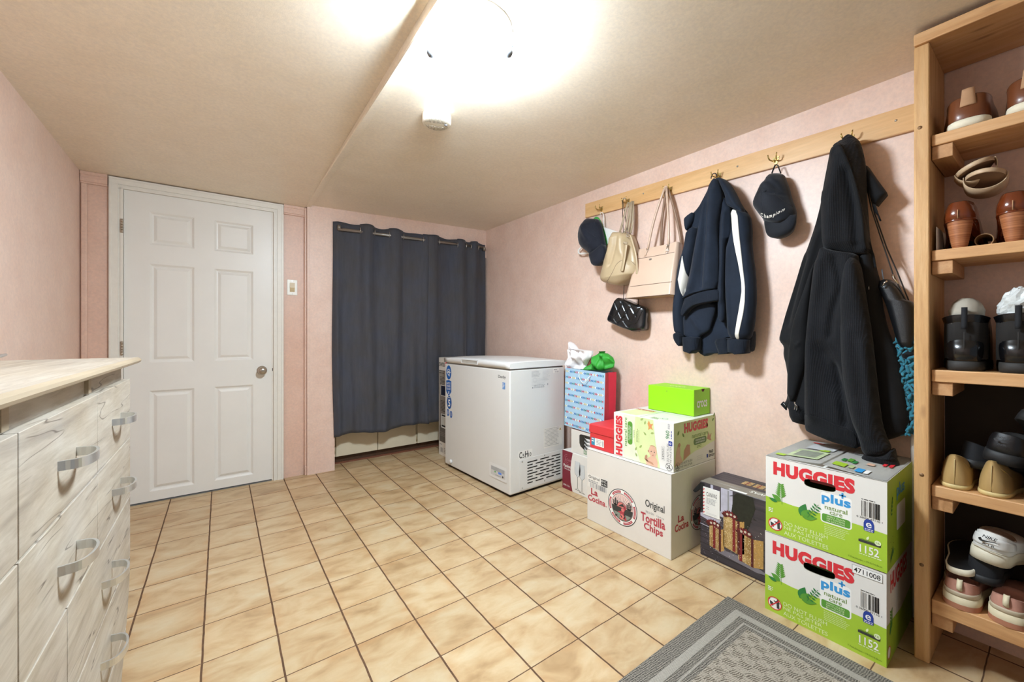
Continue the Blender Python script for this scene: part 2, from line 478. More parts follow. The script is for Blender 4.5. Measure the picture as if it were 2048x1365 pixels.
# pink trims on the door wall
mb = MB()
for k, (d, z0, z1) in enumerate(((.020, 1.983, 2.003), (.014, 1.966, 1.985), (.017, 1.944, 1.968), (.011, 1.934, 1.946))):
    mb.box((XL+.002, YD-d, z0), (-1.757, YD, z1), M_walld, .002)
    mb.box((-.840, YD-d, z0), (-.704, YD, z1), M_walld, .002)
struct('trim_2', mb, 'pink moulded header strip beside the door')
mb = MB(); mb.box((-1.868, YD-.014, 0), (-1.842, YD, 1.934), M_walld, .005, 2); struct('trim_3', mb, 'pink corner strip at left wall')
mb = MB(); mb.box((-.706, YD-.026, 0), (-.6905, YD, 2.0), M_walld, .004, 2); mb.box((-.706, YD-.03, 0), (-.6905, YD, .07), M_walld, .004, 2)
struct('trim_4', mb, 'pink corner strip at the pier')
mb = MB(); mb.box((-.6895, YC-.004, 0), (-.672, YC, 2.03), M_wall, .0015); struct('trim_5', mb, 'pink edge bead of the pier')

# white casing round the door
mb = MB()
X0, X1, ZT = -1.752, -.841, 1.998
def casing(a, b, d):               # a..b measured inward from the outer edge
    mb.box((X0+a, YD-d, 0), (X0+b, YD, ZT-b+.001), M_trim); mb.box((X1-b, YD-d, 0), (X1-a, YD, ZT-b+.001), M_trim)
    mb.box((X0+a, YD-d, ZT-b), (X1-a, YD, ZT-a), M_trim)
casing(0, .063, .011); casing(0, .040, .017); casing(.003, .013, .021); casing(.050, .0628, .015)
mb.box((-.914, YD, 0), (-.886, YD+.12, 1.96), M_trim); mb.box((-1.722, YD, 0), (-1.690, YD+.12, 1.96), M_trim)
mb.box((-1.722, YD, 1.938), (-.886, YD+.12, 1.965), M_trim)
struct('trim_6', mb, 'white moulded door casing')
mb = MB(); mb.box((-1.69, YD-.002, 0), (-.912, YD+.05, .006), mat('grey_threshold', '#77797a', .5, .4)); struct('trim_7', mb, 'grey metal door threshold')

# six-panel door
DX0, DX1, DZ0, DZ1, DY = -1.688, -.914, .010, 1.936, YD+.002
mb = MB(); fr = Frame((0, DY, 0), (1, 0, 0), (0, 0, 1))
panels = []
for z0, z1 in ((1.616, 1.822), (.876, 1.496), (.068, .700)):
    for x0, x1 in ((-1.572, -1.352), (-1.246, -1.026)): panels.append((x0, z0, x1, z1))
outer = [V((DX0, DZ0, 0)), V((DX1, DZ0, 0)), V((DX1, DZ1, 0)), V((DX0, DZ1, 0))]
loops = [outer] + [[V((a, b, 0)), V((a, d, 0)), V((c, d, 0)), V((c, b, 0))] for a, b, c, d in panels]
flat = [p for l in loops for p in l]
for t in geometry.tessellate_polygon(loops):
    q = [flat[i] for i in t]
    if (q[1]-q[0]).cross(q[2]-q[0]).z < 0: q = q[::-1]
    mb.face([(p.x, DY, p.y) for p in q], M_white)
for a, b, c, d in panels:
    prev = None
    for ins, dep in ((0, 0), (.003, .002), (.012, .0085), (.020, .0095), (.034, .0025), (.0365, .0015)):
        r = [(a+ins, DY+dep, b+ins), (c-ins, DY+dep, b+ins), (c-ins, DY+dep, d-ins), (a+ins, DY+dep, d-ins)]
        if prev:
            for k in range(4): mb.face([prev[k], prev[(k+1) % 4], r[(k+1) % 4], r[k]], M_white)
        prev = r
    mb.face(prev, M_white)
mb.box((DX0, DY+.012, DZ0), (DX1, DY+.036, DZ1), M_white)
for q in (((DX0, DZ0), (DX0, DZ1)), ((DX1, DZ1), (DX1, DZ0)), ((DX0, DZ1), (DX1, DZ1)), ((DX1, DZ0), (DX0, DZ0))):
    (a, b), (c, d) = q; mb.face([(a, DY, b), (c, DY, d), (c, DY+.013, d), (a, DY+.013, b)], M_white)
door = struct('door_1', mb, 'white six panel door')
mb = MB()
mb.lathe([(0, -.066), (.012, -.066), (.022, -.062), (.0275, -.052), (.027, -.043), (.020, -.034), (.012, -.030), (.012, -.012), (.026, -.008), (.031, -.004), (.032, 0)], (-.974, DY, .797), M_nickel, 'y', 32)
part('door_knob', mb, door)
for z in (1.709, .969, .23):
    mb = MB(); mb.box((-1.702, YD-.018, z-.042), (-1.6885, YD+.004, z+.042), M_nickel, .001)
    for k in range(5): mb.lathe([(.0055, 0), (.0055, .0155)], (-1.694, YD-.020, z-.040+k*.0162), M_nickel, 'z', 12)
    part('hinge', mb, door)
mb = MB(); mb.box((-.913, DY-.001, .77), (-.908, DY+.02, .83), M_nickel); mb.box((-.9115, DY-.003, .79), (-.907, DY, .81), M_dark); part('strike_plate', mb, door)

# light switch
t = thing('light_switch', 'white wall plate with beige rocker switch between door and curtain', 'light switch', (-.784, YD, 1.401))
mb = MB(); mb.box((-.034, -.006, -.057), (.034, 0, .057), mat('white_plastic', '#f0eee6', .35, var=.01), .003, 2)
for z in (-.049, .049): mb.lathe([(.003, -.0072), (.003, -.005)], (0, 0, z), M_steel, 'y', 10)
part('cover_plate', mb, t)
mb = MB(); b = mat('beige_plastic', '#c9b48c', .4, var=.02)
mb.prism([(-.006, -.034), (-.0105, -.002), (-.0075, .034), (-.004, .034), (-.004, -.034)], 'x', -.016, .016, b, .001); part('rocker', mb, t)

# ------------------------------------------------------------------ ceiling lamp and smoke detector
LX, LY = -.556, -.272; LZ = ceil_right(LX, LY)
n = NT('lit_frosted_glass'); n.b.inputs['Base Color'].default_value = (.95, .94, .92, 1)
n.b.inputs['Emission Color'].default_value = (.76, .89, 1, 1); n.b.inputs['Emission Strength'].default_value = 128
M_glow = n.m
M_clip = mat('brushed_nickel_clip', '#6f7276', .45, .6)
lamp = thing('ceiling_lamp', 'round frosted glass ceiling lamp, lit, held by metal clips', 'ceiling lamp', (LX, LY, LZ))
mb = MB(); mb.lathe([(.0, -.088), (.03, -.087), (.06, -.083), (.09, -.074), (.114, -.060), (.129, -.043), (.136, -.028), (.136, -.014)], (0, 0, 0), M_glow, 'z', 48); part('glass_shade', mb, lamp)
mb = MB(); mb.lathe([(.0, -.014), (.136, -.014), (.139, -.010), (.139, .02)], (0, 0, 0), mat('lamp_pan', '#efece4', .4), 'z', 40); part('base_plate', mb, lamp)
for a in (-.6276, PI-.6276):
    d = V((math.cos(a), math.sin(a), 0)); mb = MB()
    mb.tube([d*.11+V((0,0,-.012)), d*.140+V((0,0,-.012)), d*.146+V((0,0,-.022)), d*.142+V((0,0,-.040)), d*.132+V((0,0,-.054))], .0055, M_clip, 8, flat=.5)
    mb.lathe([(0, -.082), (.009, -.081), (.014, -.072), (.014, -.060), (.008, -.049), (0, -.048)], d*.126, M_clip, 'z', 12)
    part('clip', mb, lamp)
DXp, DYp = -.428, .245; DZ = ceil_right(DXp, DYp)
t = thing('smoke_detector', 'round cream smoke detector on the ceiling beyond the lamp', 'smoke detector', (DXp, DYp, DZ))
M_cream = mat('cream_plastic', '#efe7d6', .45, var=.01)
mb = MB(); mb.lathe([(.062, 0), (.064, -.006), (.064, -.034), (.061, -.041), (.056, -.043), (0, -.043)], (0, 0, 0), M_cream, 'z', 48); ms = mat('grille_shadow', '#8d8475', .7)
for k in range(-9, 10):
    x = k*.0055; h = (.052**2-x*x)**.5
    c, s_ = math.cos(-.35), math.sin(-.35)
    for a, b in (((-h, -.012) if abs(x) < .05 else (-h, h)), (.012, h)):
        pa = (x*c-a*s_, x*s_+a*c); pb = (x*c-b*s_, x*s_+b*c)
        mb.tube([(pa[0], pa[1], -.0432), (pb[0], pb[1], -.0432)], .0011, ms, 6)
part('housing', mb, t)
mb = MB(); mb.lathe([(0, -.046), (.007, -.046), (.008, -.043)], (.035, -.02, 0), M_grey, 'z', 14); part('test_button', mb, t)

# ------------------------------------------------------------------ curtain, rod and the built-in cabinets behind
M_cab = mat('cream_cabinet_paint', '#d8ccb2', .5, var=.03, scale=9)
cab = thing('built_in_cabinet', 'cream built-in cabinet seen below the curtain hem', 'cabinet', (.19, 2.05, 0))
mb = MB(); mb.box((-.686, .004, .065), (.698, .27, 1.72), M_cab); part('carcass', mb, cab)
mb = MB(); mb.box((-.686, .03, 0), (.698, .045, .066), mat('dark_toe_kick', '#4c3320', .6, var=.2)); mb.box((-.686, .012, 0), (.698, .03, .012), mat('red_brown_strip', '#7a4a35', .6)); part('toe_kick', mb, cab)
mh = mat('painted_hinge', '#b9a988', .5)
for x0, x1, hx in ((-.651, -.320, -.660), (-.314, .026, None), (.043, .36, .034), (.366, .694, None)):
    mb = MB(); mb.box((x0, -.016, .068), (x1, .003, 1.7), M_cab, .0015); d = part('cabinet_door', mb, cab)
    if hx:
        for z in (.125, 1.5):
            mb = MB(); mb.box((hx-.007, -.012, z-.028), (hx+.007, .004, z+.028), mh); mb.lathe([(.004, -.03), (.004, .03)], (hx, -.014, z), mh, 'z', 10); part('hinge', mb, d)

n = NT('slate_velvet'); v = n.mapping((1, 1, .12)); v1 = n.mapping()
f = n.noise(v, 38, 6, .7, .3); g = n.noise(v1, 5, 4, .6)
col = n.mix(.5, n.ramp(f, [(.3, lin('#333338')), (.7, lin('#4a4a51'))]), n.ramp(g, [(.3, lin('#45413d')), (.7, lin('#3c4354'))]))
n.l(col, n.b.inputs['Base Color']); n.set(Roughness=.8); n.b.inputs['Sheen Weight'].default_value = .12; n.b.inputs['Sheen Roughness'].default_value = .4
n.bump(n.noise(n.mapping(), 420, 3), .2, .001); M_curt = n.m
YR, ZR = 1.878, 1.878
rod = thing('curtain_rod', 'pewter grey curtain rod threaded through the grommets', 'curtain rod', (.17, YR, ZR))
mrod = mat('pewter_rod', '#8f8a84', .35, .8)
mb = MB(); mb.tube([(-.650, 0, -.012), (.0, 0, 0), (.672, 0, .010)], .0125, mrod, 16); part('rod', mb, rod)
for x in (-.645, .668):
    mb = MB(); mb.box((x-.008, .0, -.02), (x+.008, .038, .02), mrod, .002); mb.lathe([(.018, -.012), (.02, 0), (.018, .012)], (x, 0, 0), mrod, 'x', 20); part('bracket', mb, rod)
# grommets at these places along the rod; cloth passes in front (s=-1) or behind (s=+1) between them
def curtain_panel(label, gx, xl, xr, first, hem, left_return=False):
    t = thing('curtain', label, 'curtain', ((xl+xr)/2, YR, ZR), group=None)
    gx = [xl-.03] + gx + [xr+.03]
    def amp(x):
        for k in range(len(gx)-1):
            if gx[k] <= x <= gx[k+1]:
                sgn = first if k % 2 == 0 else -first
                L = gx[k+1]-gx[k]
                return sgn*math.sin(PI*(x-gx[k])/L)*(.030 if sgn < 0 else .022)*min(1, L/.12)
        return 0
    N, K = 150, 60
    rows = []; zt = ZR+.047
    for i in range(K+1):
        f = i/K; row = []
        for j in range(N+1):
            x = xl + (xr-xl)*j/N
            z = zt - .004*math.sin(x*31) + .006*(amp(x) < 0)
            zb = hem(x)
            zz = z + (zb-z)*f
            low = min(1, f*1.15)
            w = amp(x)*(1-.62*low) + low*(.019*math.sin(x*17+1.0+f*.8)+.014*math.sin(x*29+f*1.7)+.008*math.sin(x*53-f*2)) 
            w += .004*noise.noise(V((x*9, zz*3, 2.2)))
            xx = x + .01*math.sin(f*5+x*8)*low
            edge_ = max(0, 1-(x-xl)/.035) if left_return else 0; w = w*(1-edge_)+.030*edge_
            row.append((xx-t.location.x, max(-.044, min(w, .026)), zz-ZR))
        rows.append(row)
    mb = MB(); mb.grid(rows, M_curt)
    bmesh.ops.recalc_face_normals(mb.bm, faces=mb.bm.faces)
    r = bmesh.ops.solidify(mb.bm, geom=mb.bm.faces[:], thickness=.003)
    for f in mb.bm.faces: f.smooth = True
    part('cloth_panel', mb, t)
    for g in gx[1:-1]:
        mb = MB(); pts = []
        for k in range(22):
            a = 2*PI*k/22; pts.append((g-t.location.x+.006*math.sin(a)*0 , .021*math.sin(a), .0235*math.cos(a)))
        mb.tube(pts, .0035, M_steel, 6, closed=True); part('grommet', mb, t)
    return t
curtain_panel('slate grey curtain panel on the left of the rod, left of the seam', [-.318, -.205, -.085, .035, .212], -.512, .262, 1, lambda x: .268+.012*math.sin(x*13)+.012*x, True)
curtain_panel('slate grey curtain panel on the right of the rod, behind the freezer', [.365, .548, .636, .690, .770], .258, .862, -1, lambda x: .285+.008*math.sin(x*15))

# ------------------------------------------------------------------ washed-oak chest of drawers on the left
def oak_mat(name, stretch, edge=False):
    n = NT(name); v = n.mapping(stretch); v2 = n.mapping(tuple(a*2.3 for a in stretch)); v3 = n.mapping((4, 4, 4))
    f = n.noise(v, 1.5, 7, .66, 1.4); g = n.noise(v2, 2.6, 5, .7, .5); h = n.noise(v3, 1.2, 3)
    col = n.ramp(f, [(.25, lin('#84786a')), (.42, lin('#a99c8b')), (.6, lin('#bcb2a2')), (.8, lin('#cac2b4'))])
    col = n.mix(.55, col, n.ramp(g, [(.36, (.66,.61,.55,1)), (.6, (1.05,1.05,1.05,1))]), 'MULTIPLY')
    col = n.mix(.25, col, n.ramp(h, [(.35, lin('#a3957f')), (.65, lin('#c2bfba'))]))
    cr = n.noise(n.mapping((stretch[0]*.8, stretch[1]*.75, stretch[2]*.8)), 2.3, 2, .4, .15)
    gate = n.ramp(n.noise(n.mapping((2.6, 2.6, 5)), 1.7, 1), [(.50, (0,0,0,1)), (.56, (1,1,1,1))])
    line = n.ramp(n.math('ABSOLUTE', n.math('SUBTRACT', cr, .5)), [(.0, (1,1,1,1)), (.012, (0,0,0,1))])
    col = n.mix(n.math('MULTIPLY', n.math('MULTIPLY', line, gate), 0 if edge else .85), col, lin('#4a3f35'))
    n.l(col, n.b.inputs['Base Color']); n.set(Roughness=.55); n.bump(g, .12, .001)
    return n.m
M_oak = oak_mat('washed_oak_front', (9, 1.3, 13)); M_oakt = oak_mat('washed_oak_top', (22, 1.0, 9), True)
M_oake = mat('oak_edge_band', '#a3927a', .5, var=.10, scale=9, stretch=(8, .6, 8))
dr = thing('chest_of_drawers', 'washed oak chest of drawers with silver bow handles at the left edge', 'chest of drawers', (-1.655, -.35, 0))
FX, E1, E0 = -1.44, .308, -1.02
def far_edge(z):                  # the far end of the front tucks in towards the floor
    return E1 - (.19*((.36-z)/.36)**1.6 if z < .36 else 0)
mb = MB()
prof = [(E0, .05), (far_edge(.05)-.004, .05)] + [(far_edge(z)-.004, z) for z in (.1, .15, .2, .25, .3, .36)] + [(E1-.004, .918), (E1-.012, .962), (E0, .962)]
mb.prism(prof, 'x', XL+.02, FX-.020, M_oak)
mb.prism([(E0+.02, 0), (far_edge(.02)-.03, 0), (far_edge(.05)-.03, .05), (E0+.02, .05)], 'x', XL+.04, FX-.05, M_oak)
wpart('carcass', mb, dr)
mb = MB()
for a, b in ((-.093, E1-.014), (-.537, -.117), (E0, -.561)):      # set-back rail pieces between little dividers
    mb.box((FX-.026, a, .918), (FX-.019, b, .962), M_oak)
for y in (-.105, -.549): mb.box((FX-.028, y-.012, .918), (FX-.012, y+.012, .962), M_oake)
wpart('top_rail', mb, dr)
mb = MB()
mb.prism([(XL+.005, .962), (-1.424, .962), (-1.417, .966), (-1.415, .971), (-1.417, .976), (-1.424, .980), (XL+.005, .980)], 'y', E0-.02, E1+.004, M_oakt, smooth=False)
mb.prism([(-1.4238, .9615), (-1.4165, .9655), (-1.4143, .971), (-1.4165, .9765), (-1.4238, .9806)], 'y', E0-.02, E1+.0045, M_oake)
mb.tube([(XL+.01, E1+.002, .971), (-1.424, E1+.002, .971)], .009, M_oake, 10)
wpart('top_board', mb, dr)
M_alu = mat('matte_aluminium', '#dadbda', .34, .9, var=.02)
g = .0022
def drawer(y0, y1, z0, z1, handle=True):
    ys_ = [(y0+g, z0+g), (min(y1-g, far_edge(z0+g)), z0+g)]
    for k in range(1, 6):
        z = z0+g + (z1-z0-2*g)*k/5; ys_.append((min(y1-g, far_edge(z)), z))
    ys_.append((y0+g, z1-g))
    mb = MB(); mb.prism(ys_, 'x', FX-.018, FX, M_oak, .0012)
    d = wpart('drawer', mb, dr)
    if handle:
        yc, zc = (y0+min(y1, far_edge((z0+z1)/2)))/2, (z0+z1)/2 - .002
        path = [(FX-.002, yc-.056, zc), (FX+.008, yc-.054, zc)]
        for k in range(25):
            a = PI*k/24; path.append((FX+.008+.030*math.sin(a)**.75, yc-.053*math.cos(a), zc))
        path += [(FX+.008, yc+.054, zc), (FX-.002, yc+.056, zc)]
        mb = MB()
        P = []
        for i, p in enumerate(path):
            t = V(path[min(i+1, len(path)-1)])-V(path[max(i-1, 0)]); t.normalize(); nrm = t.cross(V((0,0,1)))
            hw = .0085
            P.append([V(p)+nrm*sx*.0022+V((0,0,sz*hw)) for sx, sz in ((1,-1), (1,1), (-1,1), (-1,-1))])
        vs = mb.grid(P, M_alu, closed=True, smooth=False); mb.cap(vs[0], M_alu); mb.cap(vs[-1][::-1], M_alu)
        bmesh.ops.recalc_face_normals(mb.bm, faces=mb.bm.faces)
        part('handle', mb, d)
for z0, z1 in ((.733, .916), (.549, .733)):
    drawer(-.103, E1, z0, z1); drawer(-.549, -.103, z0, z1); drawer(E0, -.549, z0, z1)
for z0, z1 in ((.363, .549), (.177, .363)):
    drawer(-.327, E1, z0, z1); drawer(-.549, -.327, z0, z1, False); drawer(E0, -.549, z0, z1)
drawer(-.327, E1, .055, .177, False); drawer(-.549, -.327, .055, .177, False); drawer(E0, -.549, .055, .177, False)

t = thing('pen', 'slim silver pen lying on top of the oak chest of drawers', 'pen', (-1.757, .46, .9855))
mb = MB(); mb.tube([(.055, -.28, 0), (-.012, .10, 0), (-.030, .19, 0), (-.0365, .222, 0)], [.0055, .0055, .004, .0012], M_alu, 12); part('barrel', mb, t)
mb = MB(); mb.tube([(.052, -.26, .0075), (.04, -.19, .0078)], .0013, M_chrome, 6); part('pocket_clip', mb, t)

# ------------------------------------------------------------------ chest freezer
M_enam = mat('white_enamel', '#dddcd8', .3, var=.012, scale=4)
M_enam2 = mat('white_plastic_lid', '#e3e3e1', .32, var=.01, scale=4)
M_blue = mat('sticker_blue', '#1f5fae', .4, var=.03); M_paper = mat('white_paper', '#eceae4', .6, var=.015)
fz = thing('chest_freezer', 'white chest freezer with vent grille and blue stickers beside the curtain', 'freezer', (.289, .681, 0), .046)
FW, FD = .845, .50
mb = MB(); mb.box((0, 0, .018), (FD, FW, .822), M_enam, .008, 3)
mb.box((.01, .01, .822), (FD-.01, FW-.01, .832), mat('gasket_grey', '#8c8d90', .6))
body = part('body', mb, fz)
mb = MB(); mb.box((.02, .02, 0), (FD-.02, FW-.02, .02), M_dark); part('plinth', mb, fz)
# lid with a gentle crown
mb = MB(); prof = [(0, .830), (0, .834), (.0, .862), (.004, .866)]
P = []
for i in range(17):
    y = -.006 + (FW+.012)*i/16; c = .010*math.sin(PI*i/16)
    row = [(-.006, y, .831), (-.006, y, .861+c*.6), (-.002, y, .866+c*.7)]
    for k in range(1, 10): row.append((-.002+(FD+.008)*k/10, y, .867+c+.006*math.sin(PI*k/10)))
    row += [(FD+.006, y, .866+c*.7), (FD+.01, y, .861+c*.6), (FD+.01, y, .831)]
    P.append(row)
vs = mb.grid(P, M_enam2, closed=True); mb.cap(vs[0], M_enam2); mb.cap(vs[-1][::-1], M_enam2)
bmesh.ops.recalc_face_normals(mb.bm, faces=mb.bm.faces)
lid = part('lid', mb, fz)
ff = Frame((0, FW, 0), (0, -1, 0), (0, 0, 1)); rf = Frame((0, 0, 0), (1, 0, 0), (0, 0, 1))
lf = Frame((-.006, FW, 0), (0, -1, 0), (0, 0, 1))
mb = MB()
mb.box((-.010, FW-.485, .838), (-.004, FW-.265, .842), M_enam2); mb.box((-.010, FW-.485, .864), (-.004, FW-.265, .868), M_enam2)
mb.box((-.010, FW-.270, .838), (-.004, FW-.265, .868), M_enam2); mb.box((-.010, FW-.485, .838), (-.004, FW-.480, .868), M_enam2)
mb.rect(lf, .27, .842, .48, .864, mat('handle_recess', '#b9b5ac', .5), .0008)
part('grip', mb, lid)
# stickers on the front, far end
mb = MB(); L = .0006
mb.disc(ff, .062, .752, .040, M_blue, L, 30, .056); mb.ring(ff, .062, .757, .018, .024, M_paper, L*2, 24, .2, PI-.2); mb.text(ff, 'Q', .044, .722, .036, .044, M_paper, L*2, .02); mb.rect(ff, .03, .75, .094, .756, M_paper, L*2.4)
part('round_sticker', mb, fz)
mb = MB(); mb.poly(ff, [(.022, .685), (.022, .60), (.062, .565), (.102, .60), (.102, .685), (.062, .692)], M_blue, L)
for k in range(3): mb.lines(ff, .032, .668-k*.022, .06, 2, .009, .0045, M_paper, L*2, .1)
mb.text(ff, 'X', .048, .580, .028, .022, M_paper, L*2, .03); part('shield_sticker', mb, fz)
mb = MB(); mb.disc(ff, .070, .515, .037, M_blue, L, 30, .052); mb.ring(ff, .070, .515, .034, .037, M_steel, L*2); mb.text(ff, '5', .054, .482, .032, .056, M_paper, L*2, .02); mb.lines(ff, .05, .552, .04, 1, .01, .006, M_paper, L*2, .05)
part('five_year_sticker', mb, fz)
for u, v in ((.050, .432), (.098, .424)):
    mb = MB(); mb.disc(ff, u, v, .019, M_blue, L, 24, .028); mb.text(ff, '8', u-.008, v-.014, .016, .03, M_paper, L*2, .01); part('small_oval_sticker', mb, fz)
mb = MB(); mb.text(ff, 'Danby', FW-.125, .760, .082, .024, M_black, L, .012); part('maker_name', mb, fz)
mb = MB(); mb.rect(ff, FW-.080, .695, FW-.050, .738, mat('energy_blue', '#3d82c8', .4), L); mb.lines(ff, FW-.078, .728, .026, 4, .009, .004, M_paper, L*2, .2); part('energy_sticker', mb, fz)
mb = MB(); mb.rrect(ff, FW-.225, .088, FW-.030, .185, .010, M_enam2, .003)
mb.rect(ff, FW-.205, .108, FW-.045, .165, mat('panel_grey', '#cfcfcd', .4), .004)
mb.rect(ff, FW-.200, .140, FW-.055, .165, mat('panel_shadow', '#a9abad', .4), .0045)
mb.disc(ff, FW-.155, .133, .006, mat('green_led', '#4fae4a', .3), .005, 12); mb.rect(ff, FW-.120, .127, FW-.085, .140, mat('blue_led', '#5b8df0', .3), .005)
mb.disc(ff, FW-.070, .118, .007, M_black, .005, 14); mb.lines(ff, FW-.15, .113, .07, 1, .01, .003, M_grey, .005)
part('control_panel', mb, fz)
mb = MB(); mb.lathe([(.016, 0), (.015, -.010), (.010, -.013), (0, -.013)], (0, FW-.10, .055), M_enam2, 'x', 20); part('drain_cap', mb, fz)
# end wall: vent plate, labels
mb = MB(); mb.box((.075, -.0018, .030), (FD-.012, 0, .232), M_enam, .001)
vent = part('vent_plate', mb, fz)
A = ((0, .29), (.37, .645), (.72, 1)); B = ((0, .155), (.235, .475), (.555, .79), (.86, 1))
mb = MB(); vf = Frame((0, -.0018, 0), (1, 0, 0), (0, 0, 1))
for k in range(8):
    z = .203-k*.0196
    for a, b in (A if k % 2 == 0 else B): mb.rrect(vf, .145+.31*a, z-.0038, .145+.31*b, z+.0038, .0032, M_dark, .0005)
part('vent_slots', mb, vent)
for u, v in ((.10, .218), (.30, .222), (.10, .045), (.30, .048)):
    mb = MB(); mb.lathe([(.004, -.004), (.003, -.0052), (0, -.0055)], (u, 0, v), M_steel, 'y', 12); part('screw', mb, vent)
mb = MB(); mb.rect(rf, .070, .236, .190, .288, M_paper, .0005)
mb.text(rf, 'C', .076, .240, .024, .042, M_black, .001, .02); mb.text(rf, '5', .104, .240, .017, .026, M_black, .001, .01); mb.text(rf, 'H', .126, .240, .026, .042, M_black, .001, .02); mb.text(rf, '10', .157, .240, .024, .026, M_black, .001, .01)
part('refrigerant_label', mb, fz)
mb = MB(); mb.rect(rf, .295, .268, .475, .405, mat('label_white', '#e4e2da', .5), .0005); mb.lines(rf, .303, .396, .14, 13, .0096, .0026, M_grey, .001, .15)
mb.poly(rf, [(.445, .375), (.465, .375), (.455, .393)], mat('warning_ochre', '#b79a55', .5), .001); part('warning_label', mb, fz)
mb = MB(); mb.lines(rf, .185, .800, .085, 5, .0085, .0022, M_grey, .0006); mb.lines(rf, .285, .800, .07, 8, .0085, .0022, M_lgrey, .0006)
mb.lines(rf, .185, .752, .15, 6, .0085, .0022, M_lgrey, .0006); mb.ring(rf, .215, .745, .014, .0155, M_lgrey, .0006); mb.rect(rf, .190, .690, .198, .700, M_grey, .0006); mb.rect(rf, .33, .702, .336, .716, M_grey, .0006); mb.lines(rf, .205, .708, .10, 3, .008, .003, M_grey, .0006, .05)
part('rating_label', mb, fz)
mb = MB(); mb.rect(rf, .385, .782, .445, .815, M_paper, .0005); mb.barcode(rf, .39, .785, .05, .012, M_grey, 26, .001); mb.lines(rf, .392, .803, .04, 1, .01, .005, M_grey, .001); part('barcode_sticker', mb, fz)

# ------------------------------------------------------------------ cartons along the right wall
def card(name, c, rough=.62, var=.025): return mat(name, c, rough, var=var, scale=6, bump=.05, bscale=40)
M_wcard = card('white_cardboard', '#e2dcd3'); M_hwhite = card('glossy_white_board', '#e6e3dc', .4); M_hgreen = card('lime_print', '#a6c838', .4)
M_red = mat('red_print', '#d8323c', .45, var=.02); M_fold = mat('fold_line', '#6d6459', .8)
M_pblue = mat('sky_blue_print', '#3a9ad8', .45, var=.02); M_pgreen = mat('leaf_green_print', '#5b9a35', .5, var=.05); M_pg2 = mat('deep_green_print', '#2f7d3c', .5, var=.08)
M_pale = mat('pale_lime_print', '#e4efc2', .5, var=.01); M_wht = mat('white_print', '#f4f3ee', .5, var=0); M_navy = mat('badge_blue', '#28429a', .5, var=.03); M_olive = mat('olive_print', '#6d8f2d', .5, var=.03)
M_dgrey = mat('charcoal_print', '#3a3a38', .6, var=.05)
def carton(name, label, cat, x0, y0, z0, w, d, h, m, yaw=0, group=None, bevel=.0025, top_seam=True):
    """w along y, d along x; origin at the near front bottom corner (y0 lowest)"""
    t = thing(name, label, cat, (x0, y0, z0), yaw, group)
    mb = MB(); mb.box((0, 0, 0), (d, w, h), m, bevel, 2)
    f = Frame((0, w, 0), (0, -1, 0), (0, 0, 1)); s = Frame((0, 0, 0), (1, 0, 0), (0, 0, 1)); tp = Frame((0, w, h), (0, -1, 0), (1, 0, 0))
    return t, mb, f, s, tp

